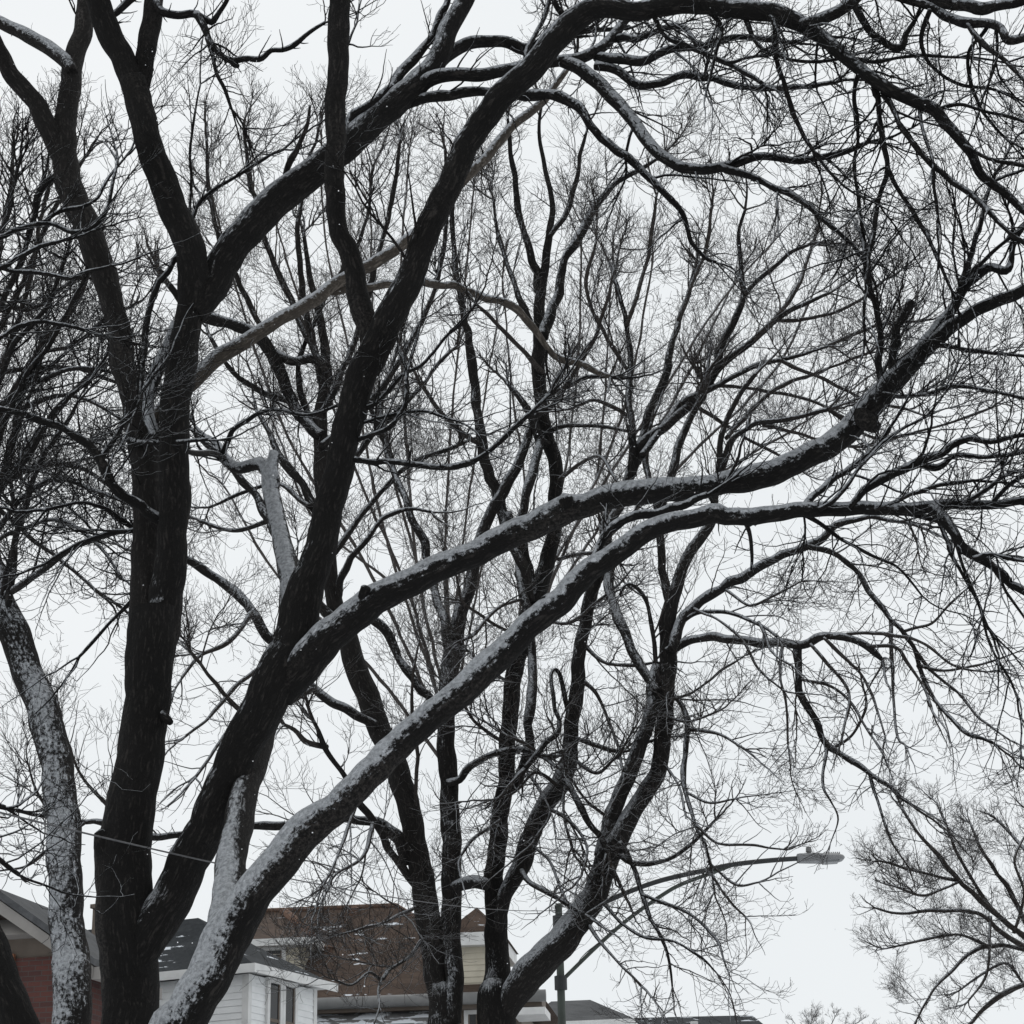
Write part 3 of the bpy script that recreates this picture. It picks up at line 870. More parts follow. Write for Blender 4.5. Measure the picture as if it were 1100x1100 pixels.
# ------------------------------------------------------------------ service cable from a pole out of view to the lamp pole
A_, B_ = P(-60, 858, 8.0), P(597, 978, YL)
tt = np.linspace(0, 1, 60)
c = A_[None] * (1 - tt)[:, None] + B_[None] * tt[:, None]
c[:, 2] -= 0.14 * 4 * tt * (1 - tt)
v, q, t, a = tube(c, np.full(60, 0.0045), 6, 0)
me = mesh_from("cable", v, q, t, None)
tag(link("cable", me, M['wire']), "thin pale overhead cable sagging across the trunks to the lamp pole", "cable")
# ================================================================== TREES
def ft(x, y, Y): 
    p = P(x, y, Y); return (p[0], Y, 0.0)

# ------------------------------------------------------------------ the big dark many-stemmed tree
YA = 12.0
A = Tree("tree", "big dark bare tree with several black stems forking over the whole street", ft(140, 1120, YA), BARK['black'], scale=0.85, up=0.05, snow_twig=0.0)
L = A.limb
L("trunk", ground_curve(141, 1105, YA, 64) + [(140, 1080, 62), (137, 1030, 62), (134, 985, 60), (133, 940, 59), (133, 908, 59), (137, 885, 54), (145, 845, 51), (156, 773, 50), (160, 725, 52), (162, 690, 54), (166, 655, 50)], YA, YA, snow=-0.28, dens=0.0, tip=False)
L("stem", [(164, 715, 36), (172, 680, 38), (179, 641, 36), (186, 568, 33), (188, 525, 33), (187, 459, 31), (193, 404, 32), (202, 350, 31), (208, 305, 33), (207, 280, 34), (199, 254, 33), (184, 218, 31), (170, 182, 30), (157, 145, 29), (149, 109, 28), (144, 85, 27)], 12.0, 11.95, snow=(0.35, 0.1, -0.2, -0.25, -0.25, -0.25, -0.25), dens=0.8, tip=False)
L("stem", [(146, 100, 25), (133, 66, 26), (118, 36, 27), (104, 0, 24), (92, -40, 22), (75, -90, 18)], 11.95, 11.8, snow=-0.22, dens=0.6)
L("stem", [(150, 100, 20), (155, 66, 21), (161, 36, 21), (165, 0, 20), (168, -40, 19), (172, -100, 15)], 11.95, 12.1, snow=-0.22, dens=0.6)
# stem behind
L("stem", [(156, 715, 34), (155, 680, 32), (155, 641, 31), (158, 568, 30), (158, 525, 32), (153, 470, 34), (141, 420, 28), (132, 390, 26), (127, 350, 24), (119, 320, 26), (110, 291, 29), (98, 254, 29), (81, 218, 29), (72, 185, 28), (68, 160, 27), (72, 120, 24), (78, 73, 22), (88, 36, 21), (92, 0, 17), (96, -40, 15)], 12.3, 13.2, snow=-0.12, dens=0.9, mat=BARK['grey'])
L("limb", [(64, 168, 20), (56, 146, 22), (36, 108, 20), (16, 84, 19), (2, 60, 17), (-10, 36, 15), (-30, 0, 13)], 13.0, 12.6, snow=-0.02, dens=1.0, mat=BARK['grey'])
L("limb", [(78, 80, 12), (69, 65, 15), (47, 47, 15), (22, 36, 14), (0, 25, 13), (-25, 12, 12)], 13.1, 13.4, snow=0.14, dens=1.0, mat=BARK['grey'])
# stub limb thick with snow in the crotch
L("limb", [(190, 345, 10), (184, 365, 14), (174, 388, 15), (166, 408, 14), (159, 428, 12), (160, 448, 13), (168, 470, 10)], 12.0, 12.1, snow=0.62, dens=0.0, tip=False)
# upper right-going limb from the fork
L("limb", [(205, 340, 30), (222, 318, 33), (240, 283, 34), (276, 236, 35), (310, 206, 34), (345, 180, 32), (375, 155, 31), (412, 120, 30), (441, 98, 28), (466, 69, 24), (481, 36, 21), (495, 7, 19), (508, -20, 17), (525, -60, 13)], 12.05, 12.5, snow=(-0.05, 0.12, 0.2, 0.18), dens=0.7)
L("limb", [(370, 150, 10), (378, 128, 10), (405, 105, 10), (430, 82, 11), (455, 52, 9), (470, 28, 8), (480, 5, 7), (486, -20, 6)], 12.2, 12.5, snow=0.18, dens=0.8)
L("limb", [(462, 82, 14), (470, 69, 15), (484, 58, 14), (506, 47, 13), (532, 44, 12), (550, 47, 12), (565, 54, 12), (583, 47, 11), (602, 40, 9)], 12.4, 12.7, snow=0.10, dens=0.4)
L("limb", [(440, 104, 14), (460, 86, 15), (485, 80, 14), (510, 82, 14), (540, 76, 13), (572, 69, 12), (605, 66, 12), (634, 58, 12), (659, 40, 10), (672, 22, 9), (690, 10, 7)], 12.4, 12.3, snow=0.20, dens=0.8)
L("limb", [(438, 113, 10), (452, 107, 11), (466, 105, 11), (492, 100, 10), (532, 100, 10), (568, 102, 11), (597, 104, 11), (619, 115, 10), (637, 135, 9), (655, 156, 9), (685, 178, 8), (710, 204, 7), (732, 229, 6), (743, 258, 5), (758, 277, 4), (770, 282, 3)], 12.4, 12.0, snow=0.16, dens=0.8, up=-0.02)
L("limb", [(605, 66, 14), (626, 76, 15), (652, 98, 15), (677, 127, 14), (700, 156, 13), (722, 176, 12), (744, 182, 11), (780, 179, 9), (820, 168, 8), (860, 173, 7), (903, 165, 6), (932, 153, 4)], 12.3, 11.2, snow=0.14, dens=1.3, up=-0.03)
L("branch", [(770, 180, 8), (805, 189, 7), (838, 204, 7), (864, 218, 6), (889, 240, 5), (910, 258, 4)], 11.6, 11.2, dens=2.2, up=-0.02)
L("branch", [(640, 62, 12), (665, 62, 10), (690, 66, 9), (720, 52, 8), (755, 50, 7), (791, 40, 6), (830, 44, 5)], 12.3, 11.6, snow=0.1, dens=1.6, up=-0.02)
L("branch", [(640, 70, 9), (660, 76, 9), (690, 92, 8), (736, 82, 8), (773, 87, 7), (809, 96, 6), (856, 94, 5), (896, 89, 4)], 12.2, 11.4, snow=0.16, dens=1.6, up=-0.02)
L("branch", [(660, 41, 8), (680, 42, 7), (700, 36, 6), (732, 29, 6), (755, 55, 5), (791, 73, 5), (820, 91, 4)], 12.0, 11.3, dens=1.8, up=-0.02, crown=True)
L("branch", [(600, 40, 8), (607, 22, 7), (597, 5, 5), (590, -15, 4)], 12.6, 12.8, dens=1.0)
L("branch", [(563, 68, 6), (574, 38, 6), (587, 10, 5), (596, -20, 4)], 12.8, 13.0, dens=1.2)
# the long leaning stem that sweeps across to the top right
L("stem", [(138, 1045, 34), (155, 1012, 44), (178, 975, 46), (206, 920, 43), (230, 872, 43), (255, 812, 44), (278, 768, 45), (300, 722, 48), (318, 684, 44), (325, 641, 41), (340, 604, 36), (350, 560, 33), (366, 495, 32), (382, 423, 32), (398, 384, 34), (415, 350, 34), (427, 325, 31), (444, 291, 29), (458, 250, 28), (474, 218, 28), (500, 160, 27), (524, 122, 27), (552, 92, 27), (578, 66, 27), (603, 36, 27), (622, 17, 25), (648, 8, 23), (677, 13, 21), (714, 7, 20), (755, 6, 20), (800, 11, 20), (840, 17, 19), (867, 29, 17), (889, 46, 15), (918, 69, 14), (940, 87, 14), (969, 104, 13), (1002, 117, 13), (1024, 142, 12), (1042, 164, 11), (1056, 189, 10), (1078, 207, 9), (1100, 226, 8), (1130, 246, 7)], 12.02, 10.2, snow=(0.0, 0.06, 0.02, 0.0, 0.04, 0.10, 0.15, 0.2, 0.25), dens=0.9, up=-0.01)
L("stem", [(402, 372, 28), (396, 352, 26), (388, 330, 25), (382, 300, 23), (374, 270, 23), (364, 245, 21), (360, 215, 21), (360, 160, 22), (361, 110, 23), (364, 50, 23), (364, 0, 22), (365, -40, 20), (368, -100, 16)], 11.27, 11.05, snow=-0.20, dens=0.5)
L("limb", [(862, 26, 13), (875, 22, 14), (896, 14, 13), (918, 0, 12), (938, -20, 10)], 10.75, 10.5, snow=0.20, dens=0.8)
L("branch", [(916, -2, 8), (921, 10, 8), (927, 24, 8), (947, 45, 8), (969, 51, 7), (974, 36, 5), (984, 20, 4)], 10.5, 10.4, dens=0.7, up=0.0)
L("limb", [(930, -14, 9), (969, -2, 9), (1002, 8, 10), (1027, 22, 10), (1064, 27, 10), (1085, 42, 10), (1104, 40, 9), (1135, 44, 8)], 10.5, 10.1, snow=0.18, dens=1.6, up=-0.01)
L("limb", [(960, -8, 11), (1000, 0, 12), (1027, 5, 12), (1056, 9, 12), (1085, 6, 10), (1105, 0, 9), (1130, -12, 8)], 10.3, 10.0, snow=0.15, dens=1.0)
L("branch", [(1040, 26, 6), (1058, 48, 6), (1076, 62, 5), (1098, 84, 4), (1118, 110, 4)], 10.2, 9.9, dens=1.4, up=-0.03)
L("branch", [(822, 8, 6), (831, 22, 5), (835, 65, 5), (845, 102, 5), (860, 138, 5), (873, 162, 4)], 10.9, 10.7, dens=0.9, up=-0.03)
L("branch", [(938, 86, 7), (943, 105, 6), (947, 138, 6), (953, 182, 6), (944, 218, 5), (936, 262, 5), (931, 300, 4), (928, 340, 4)], 10.55, 10.6, dens=1.5, up=-0.04)
L("branch", [(953, 180, 5), (962, 198, 5), (976, 222, 5), (998, 255, 5), (1010, 285, 4), (1022, 312, 3)], 10.55, 10.5, dens=1.2, up=-0.04)
L("branch", [(946, 92, 7), (955, 106, 7), (969, 138, 6), (995, 171, 6), (1024, 196, 6), (1056, 222, 6), (1085, 251, 5), (1110, 268, 4)], 10.5, 10.1, dens=1.5, up=-0.03)
L("branch", [(1036, 156, 5), (1064, 171, 5), (1100, 178, 5), (1130, 184, 4)], 10.4, 10.2, dens=1.2)
L("branch", [(1004, 118, 5), (1030, 112, 5), (1060, 120, 4), (1095, 128, 4)], 10.4, 10.3, dens=1.6, crown=True)
L("branch", [(985, 108, 5), (992, 140, 4), (1001, 170, 4), (1004, 200, 4), (1008, 232, 3)], 10.4, 10.3, dens=1.2, up=-0.05, crown=True)
L("branch", [(925, 72, 5), (918, 100, 5), (922, 140, 4), (918, 180, 4), (925, 235, 4)], 10.7, 10.9, dens=1.3, up=-0.04, crown=True)
for pts in ([(758, 8, 6), (775, 30, 5), (768, 60, 4), (760, 95, 3)], [(700, 12, 6), (712, 36, 5), (745, 52, 5), (780, 66, 4), (812, 60, 3)],
            [(800, 16, 6), (812, 45, 5), (840, 62, 4), (880, 66, 4), (915, 60, 3)], [(880, 42, 6), (905, 60, 5), (940, 66, 4), (985, 60, 4), (1030, 62, 3)],
            [(1000, 10, 5), (990, 40, 5), (1000, 70, 4), (1030, 90, 4), (1070, 96, 3)], [(1060, 30, 5), (1040, 60, 4), (1050, 110, 4), (1080, 150, 3)]):
    L("branch", pts, 10.9, 10.6, dens=1.2, up=-0.02, crown=True)
# long horizontal limb with its white back
L("limb", [(300, 745, 36), (326, 715, 38), (348, 690, 38), (368, 672, 34), (390, 655, 34), (423, 635, 31), (460, 617, 28), (495, 602, 27), (530, 585, 27), (568, 567, 28), (590, 556, 30), (608, 548, 30), (626, 545, 25), (660, 533, 25), (695, 529, 25), (750, 524, 23), (773, 521, 22), (800, 517, 26), (822, 510, 26), (845, 502, 25), (882, 484, 25), (918, 457, 25), (938, 434, 26), (955, 415, 24), (974, 396, 23), (990, 379, 18), (1008, 363, 15), (1020, 353, 14), (1040, 340, 12), (1064, 327, 12), (1085, 319, 11), (1105, 309, 10), (1140, 290, 9)], 11.6, 10.6, snow=(0.1, 0.34, 0.40, 0.42, 0.46, 0.42, 0.40, 0.2, 0.2), dens=0.6, thick=0.012)
L("branch_stub", [(604, 556, 18), (608, 541, 17), (610, 534, 14)], 11.2, 11.1, snow=0.17, dens=0, tip=False)
L("branch_stub", [(388, 652, 12), (390, 640, 11), (392, 633, 10)], 11.4, 11.3, snow=-0.1, dens=0, tip=False)
L("branch_stub", [(925, 448, 22), (934, 455, 20), (940, 459, 14)], 10.85, 10.8, snow=-0.4, dens=0, tip=False)
L("branch", [(958, 412, 13), (959, 396, 12), (961, 372, 10), (965, 352, 9), (979, 324, 9)], 10.75, 10.7, snow=-0.05, dens=0.3, tip=False)
L("branch", [(950, 424, 9), (944, 396, 8), (946, 364, 7), (941, 330, 6), (932, 298, 6), (927, 262, 4)], 10.8, 10.9, dens=1.3)
L("branch", [(978, 390, 12), (991, 371, 12), (1009, 349, 12), (1022, 334, 11), (1031, 318, 10), (1040, 305, 9), (1053, 294, 9), (1067, 288, 8), (1082, 291, 8), (1087, 278, 7), (1087, 262, 7), (1096, 247, 6), (1115, 232, 5)], 10.75, 10.5, snow=0.20, dens=1.2)
L("branch", [(1029, 316, 6), (1036, 300, 5), (1060, 276, 5), (1085, 255, 4), (1110, 238, 4)], 10.6, 10.4, dens=1.2)
L("branch", [(1032, 305, 5), (1042, 278, 5), (1049, 255, 5), (1064, 200, 4), (1082, 164, 3)], 10.6, 10.6, dens=1.0)
L("branch", [(1000, 368, 6), (1040, 376, 5), (1080, 380, 4), (1120, 384, 4)], 10.7, 10.4, dens=2.4, up=0.02)
L("branch", [(950, 425, 6), (985, 425, 5), (1025, 415, 5), (1065, 420, 4), (1110, 430, 4)], 10.8, 10.3, dens=2.6, up=0.02)
# pale bare limb
L("limb", [(165, 452, 12), (188, 425, 15), (214, 404, 17), (233, 386, 17), (255, 371, 16), (284, 354, 15), (310, 338, 14), (335, 324, 14), (364, 303, 13), (394, 287, 13), (423, 269, 12), (448, 251, 12), (474, 224, 11), (495, 198, 11), (514, 178, 10), (539, 149, 10), (561, 127, 9), (583, 109, 8), (603, 84, 6), (618, 60, 4)], 12.4, 13.2, snow=0.16, dens=0.15, mat=BARK['pale'], label="pale brown bare limb", up=0.05)
L("branch", [(340, 322, 8), (350, 316, 8), (372, 311, 8), (412, 307, 8), (452, 304, 8), (488, 308, 8), (517, 320, 8), (554, 331, 8), (570, 349, 8), (585, 369, 7), (600, 383, 7), (634, 396, 6), (655, 404, 4)], 12.9, 13.6, snow=0.16, dens=0.7, mat=BARK['pale'], label="pale brown arching branch")
# side branches of the left stems
L("limb", [(178, 566, 12), (172, 558, 12), (153, 546, 11), (131, 532, 11), (118, 516, 10), (110, 500, 10), (102, 484, 9), (80, 468, 8), (51, 455, 7), (22, 445, 6), (0, 440, 5), (-25, 434, 4)], 12.0, 11.2, snow=0.20, dens=1.0)
L("branch", [(107, 494, 6), (124, 470, 6), (138, 445, 5), (149, 426, 5)], 11.8, 11.8, dens=0.6)
L("branch", [(196, 272, 8), (186, 282, 7), (174, 302, 7), (162, 328, 7), (156, 360, 6), (154, 390, 5), (151, 425, 5), (146, 440, 4)], 11.9, 11.8, dens=0.5, up=0.0)
L("limb", [(-30, 0, 11), (-45, 80, 11), (-55, 160, 10), (-58, 240, 9), (-62, 320, 8), (-66, 400, 5)], 12.6, 11.3, dens=0.5)
L("branch", [(-58, 240, 6), (-30, 256, 6), (0, 254, 6), (20, 245, 6), (47, 240, 5), (80, 249, 5), (104, 240, 5), (116, 222, 5), (121, 196, 4), (126, 172, 3)], 11.3, 11.9, snow=0.20, dens=0.8, lo=0.3)
L("branch", [(45, 240, 5), (65, 226, 5), (90, 222, 5), (104, 212, 4), (116, 192, 4), (135, 168, 3)], 11.5, 11.9, snow=0.22, dens=0.8, crown=True)
L("branch", [(-60, 290, 6), (-5, 290, 6), (20, 275, 5), (45, 264, 5), (70, 258, 4), (90, 252, 3)], 11.3, 11.7, snow=0.22, dens=1.4, crown=True)
L("branch", [(-60, 282, 6), (-10, 285, 6), (15, 291, 5), (45, 293, 5), (75, 298, 5), (95, 291, 4), (120, 285, 3)], 11.3, 11.7, snow=0.22, dens=1.2, crown=True)
L("branch", [(-63, 350, 6), (-10, 365, 6), (20, 350, 5), (45, 345, 5), (80, 352, 4), (110, 360, 3)], 11.4, 11.8, snow=0.22, dens=1.6, crown=True)
L("branch", [(60, 188, 8), (48, 198, 8), (40, 214, 7), (38, 230, 6), (30, 250, 5), (25, 275, 4)], 13.1, 13.2, dens=1.0, up=0.0)
L("branch", [(138, 475, 7), (170, 476, 5), (200, 474, 4), (224, 472, 3)], 11.7, 11.6, snow=0.2, dens=0.6, crown=True)
L("branch", [(150, 568, 6), (142, 570, 6), (113, 574, 6), (80, 586, 5), (47, 606, 4), (20, 616, 3)], 12.4, 12.2, snow=0.17, dens=1.6, up=-0.01)
L("branch", [(150, 570, 6), (128, 556, 6), (110, 545, 5), (85, 540, 4), (50, 548, 4)], 12.4, 12.3, dens=1.6, up=0.0)
L("branch", [(146, 640, 5), (125, 662, 4), (100, 690, 4), (85, 705, 3)], 12.4, 12.3, dens=1.6, up=0.0, crown=True)
# top left
L("limb", [(112, 22, 6), (125, 12, 8), (145, -4, 9), (165, -25, 9)], 11.9, 12.2, dens=0.3)
L("limb", [(167, 2, 9), (175, 11, 10), (193, 16, 9), (208, 15, 9), (220, 20, 7), (228, 24, 6), (236, 14, 5), (243, 2, 4), (250, -15, 4)], 12.0, 11.7, dens=0.8)
L("branch", [(213, 16, 8), (218, 28, 8), (224, 42, 7), (236, 56, 7), (248, 65, 6), (264, 63, 6), (280, 64, 6), (291, 55, 5), (305, 53, 5), (318, 46, 5), (332, 36, 4), (349, 25, 3)], 11.8, 11.5, dens=0.7, up=0.0)
L("branch", [(223, 40, 5), (228, 60, 4), (233, 80, 4), (243, 98, 4), (249, 118, 3)], 11.8, 11.7, dens=0.6, up=-0.02)
L("branch", [(246, 62, 6), (250, 68, 6), (256, 70, 5)], 11.8, 11.8, dens=0, tip=False)
L("branch", [(200, 258, 5), (204, 240, 5), (218, 214, 5), (247, 193, 4), (276, 175, 4), (305, 160, 3)], 12.1, 12.3, dens=0.9, up=0.06)
L("branch", [(203, 242, 4), (205, 200, 3), (205, 153, 3), (215, 90, 2)], 12.1, 12.1, dens=0.9, up=0.08, crown=True)
L("branch", [(306, 198, 7), (309, 182, 6), (318, 165, 6), (324, 150, 5), (331, 130, 4), (333, 113, 3)], 12.1, 12.1, dens=0.3, tip=False, mat=BARK['brown'])
# drooping branches in front of the middle
L("branch", [(376, 492, 7), (388, 496, 6), (414, 497, 6), (441, 498, 6), (470, 502, 6), (495, 500, 6), (521, 488, 5), (546, 466, 5), (568, 445, 4)], 11.6, 11.0, snow=0.12, dens=1.1)
L("branch", [(380, 474, 6), (392, 470, 5), (419, 459, 5), (432, 440, 5), (437, 420, 4)], 11.6, 11.3, snow=0.1, dens=1.2)
L("branch", [(384, 440, 6), (405, 432, 5), (430, 405, 5), (458, 388, 4), (480, 360, 3)], 11.6, 11.4, dens=1.3)
L("branch", [(386, 455, 5), (420, 446, 4), (455, 442, 4), (490, 452, 3)], 11.6, 11.2, snow=0.15, dens=1.5, crown=True)
L("branch", [(172, 766, 13), (178, 772, 12), (183, 777, 8)], 11.95, 11.9, snow=-0.1, dens=0, tip=False, crown=True)
L("knot", [(120, 925, 34), (113, 908, 26), (107, 893, 14)], 11.9, 11.9, snow=-0.05, dens=0, tip=False)
A.crown(per=(3.7, 2.3, 0.8), wig=0.14)

# ------------------------------------------------------------------ leaning snowy double tree
YB = 11.0
Bt = Tree("tree", "leaning tree, its long diagonal limb plastered with snow, before the white clapboard house", ft(160, 1170, YB), BARK['black'], scale=0.85, up=0.02, snow_twig=0.02)
L = Bt.limb
L("trunk", ground_curve(160, 1170, YB, 54) + [(178, 1138, 50), (199, 1100, 48), (213, 1070, 48), (228, 1042, 48), (244, 1010, 48), (262, 978, 42), (285, 946, 39), (308, 917, 38), (330, 893, 38), (345, 880, 34), (364, 866, 31), (382, 848, 31), (400, 829, 31), (423, 806, 30), (460, 774, 29), (495, 744, 29), (520, 721, 31), (545, 696, 29), (568, 675, 27), (590, 656, 28), (605, 643, 26), (622, 625, 25), (641, 609, 23), (660, 596, 22), (677, 585, 21), (695, 573, 20), (714, 564, 19), (736, 559, 18), (755, 556, 18), (770, 553, 20), (780, 557, 17), (809, 555, 17), (845, 551, 15), (882, 548, 14), (918, 547, 13), (955, 548, 12), (991, 546, 12), (1010, 544, 10), (1030, 543, 9), (1064, 543, 8), (1100, 539, 7), (1135, 534, 6)], YB, 10.2, snow=(0.2, 0.42, 0.5, 0.46, 0.42, 0.40, 0.38), dens=0.7, thick=0.012, up=-0.01)
L("stem", [(236, 1020, 34), (243, 985, 36), (246, 954, 35), (250, 918, 33), (256, 882, 32), (265, 845, 30), (275, 809, 30), (286, 773, 29), (296, 740, 28), (304, 705, 26), (311, 670, 24), (312, 640, 23), (309, 612, 23), (305, 586, 21), (299, 565, 19), (294, 545, 18), (291, 525, 17), (288, 506, 16), (280, 498, 14), (269, 500, 13), (258, 503, 12), (249, 500, 11), (241, 492, 9), (234, 478, 7), (222, 470, 5)], 11.3, 14.3, snow=(0.28, 0.26, 0.10, -0.08, -0.3, -0.4, -0.2, 0.25, 0.42, 0.5, 0.7, 0.75), dens=0.5, mat=BARK['grey'], label="snow plastered upright stem", thick=0.008)
L("branch_stub", [(293, 540, 17), (292, 520, 17), (291, 505, 15), (293, 494, 12), (294, 485, 9)], 13.7, 13.7, snow=0.62, dens=0, tip=False)
L("branch_stub", [(586, 650, 17), (596, 641, 15), (601, 646, 10)], 10.6, 10.5, snow=-0.1, dens=0, tip=False)
L("branch", [(243, 494, 7), (225, 487, 6), (205, 486, 5), (185, 480, 4)], 12.8, 12.6, snow=0.2, dens=1.2)
L("branch", [(240, 486, 6), (250, 462, 6), (268, 450, 5), (290, 440, 4), (330, 445, 4), (365, 435, 3)], 12.8, 12.6, snow=0.25, dens=1.3)
L("limb", [(1000, 545, 12), (1009, 553, 13), (1022, 570, 12), (1038, 590, 11), (1064, 608, 10), (1085, 626, 9), (1108, 642, 8), (1140, 668, 6)], 10.3, 9.8, snow=-0.02, dens=3.2, up=-0.07)
L("limb", [(914, 546, 8), (921, 536, 8), (933, 525, 8), (955, 510, 8), (975, 503, 8), (991, 495, 8), (1016, 485, 7), (1038, 471, 6), (1064, 475, 5), (1095, 468, 4), (1125, 466, 3)], 10.4, 10.0, snow=0.12, dens=1.6)
L("branch", [(990, 496, 7), (1003, 503, 7), (1014, 500, 6), (1026, 490, 5), (1060, 492, 4), (1100, 486, 4)], 10.3, 10.0, snow=0.14, dens=1.6)
L("branch", [(860, 548, 8), (871, 535, 8), (885, 525, 7), (898, 512, 7), (911, 506, 6), (935, 486, 5)], 10.5, 10.5, snow=0.25, dens=1.4)
L("branch", [(638, 606, 9), (644, 586, 8), (652, 572, 9), (666, 561, 9), (684, 555, 9), (703, 552, 9), (721, 544, 8), (740, 541, 7), (760, 532, 5)], 10.7, 10.6, snow=0.16, dens=0.6)
L("branch", [(1002, 548, 5), (1015, 575, 5), (1030, 610, 4), (1052, 650, 4), (1062, 690, 3), (1085, 730, 3)], 10.2, 10.2, dens=1.8, up=-0.06)
L("branch", [(950, 550, 6), (990, 555, 5), (1018, 566, 5), (1032, 600, 4), (1048, 640, 3), (1060, 672, 3)], 10.3, 10.3, dens=1.5, up=-0.06)
L("branch", [(860, 552, 6), (880, 562, 5), (905, 580, 4), (935, 596, 4), (965, 610, 3), (990, 640, 2)], 10.6, 10.6, dens=2.0, up=-0.04)
L("branch", [(1045, 600, 6), (1062, 596, 5), (1085, 600, 5), (1115, 604, 4)], 10.1, 9.9, snow=0.1, dens=2.0, up=0.0)
L("branch", [(800, 560, 5), (806, 575, 5), (808, 595, 4), (807, 612, 3)], 10.6, 10.6, dens=0.5, tip=False)
L("branch", [(1060, 545, 6), (1085, 520, 5), (1110, 506, 4)], 10.1, 9.9, snow=0.1, dens=2.0)
L("branch", [(1030, 544, 6), (1055, 528, 5), (1080, 512, 4), (1115, 500, 4)], 10.1, 9.9, snow=0.1, dens=2.2)
L("branch", [(880, 548, 6), (905, 528, 5), (925, 500, 4), (955, 470, 4), (985, 452, 3)], 10.4, 10.3, snow=0.17, dens=2.4)
L("branch", [(940, 548, 6), (970, 535, 5), (1005, 522, 5), (1045, 516, 4)], 10.3, 10.1, snow=0.12, dens=2.4)
Bt.crown(per=(3.7, 2.3, 0.8), wig=0.14)

# ------------------------------------------------------------------ snow plastered trunk at the edge
YC = 13.0
C = Tree("tree", "pale snow plastered trunk in front of the red brick house", ft(77, 1120, YC), BARK['grey'], scale=0.9, up=0.06, snow_twig=0.03)
L = C.limb
L("trunk", ground_curve(77, 1105, YC, 43) + [(77, 1085, 42), (75, 1030, 40), (72, 985, 38), (70, 940, 37), (69, 918, 38), (68, 882, 36), (64, 845, 35), (59, 815, 34), (50, 775, 36), (42, 752, 34), (33, 730, 33), (22, 700, 33), (11, 672, 34), (0, 645, 32), (-12, 605, 30), (-22, 550, 28), (-40, 480, 24), (-62, 400, 20), (-80, 330, 16)], YC, 14.6, snow=(0.40, 0.48, 0.50, 0.46, 0.38, 0.38, 0.4), dens=0.6, thick=0.006)
L("limb", [(5, 642, 8), (12, 636, 7), (30, 624, 7), (47, 612, 7), (80, 588, 6), (113, 575, 5), (142, 570, 4)], 13.3, 12.9, snow=0.17, dens=1.5, lo=0.2)
L("limb", [(8, 650, 7), (13, 630, 7), (15, 586, 7), (25, 554, 6), (36, 514, 5), (48, 488, 5), (57, 475, 5), (73, 452, 4), (84, 432, 3)], 13.3, 13.2, dens=1.2)
L("branch", [(2, 640, 7), (18, 560, 5), (10, 500, 5), (30, 430, 4)], 13.4, 13.6, dens=2.0)
for pts in ([(-20, 560, 8), (5, 520, 7), (30, 490, 6), (60, 440, 5), (95, 410, 4)], [(-25, 540, 8), (0, 470, 7), (25, 410, 6), (60, 360, 5), (85, 310, 4)],
            [(-40, 480, 8), (-5, 420, 7), (15, 370, 6), (50, 330, 5), (70, 280, 4)], [(-60, 410, 8), (-20, 360, 7), (10, 310, 6), (30, 260, 5), (45, 200, 4)],
            [(-50, 450, 7), (-10, 440, 6), (40, 410, 5), (85, 395, 4), (120, 400, 3)], [(-15, 590, 7), (20, 540, 6), (60, 515, 5), (110, 530, 4), (145, 545, 3)],
            [(-70, 370, 7), (-30, 310, 6), (5, 240, 5), (20, 180, 4)], [(-15, 585, 6), (30, 565, 5), (70, 560, 4), (110, 590, 4), (130, 620, 3)]):
    L("limb", pts, 14.0, 13.2, dens=1.7, up=0.05, lo=0.15, snow=0.15)
C.crown(per=(4.2, 2.6, 0.8), wig=0.14)

# ------------------------------------------------------------------ dark trunk in the corner
Dt = Tree("tree", "dark leaning trunk cut by the picture edge, in front of the brick wall", ft(72, 1200, 9.0), BARK['black'], scale=0.8, up=0.06)
Dt.limb("trunk", ground_curve(72, 1200, 9.0, 44) + [(48, 1150, 42), (34, 1124, 41), (20, 1098, 40), (7, 1064, 38), (-6, 1030, 38), (-20, 990, 36), (-40, 930, 34), (-70, 850, 30)], 9.0, 9.0, snow=-0.02, dens=0.0, tip=False, thick=0.004)
for pts in ([(-66, 860, 12), (-40, 855, 9), (-10, 862, 6), (5, 868, 4)], [(-60, 880, 9), (-30, 900, 6), (0, 925, 4), (20, 940, 3)]):
    Dt.limb("limb", pts, 9.0, 9.4, dens=1.2, snow=0.17)
Dt.crown(per=(4, 3, 1), wig=0.18)

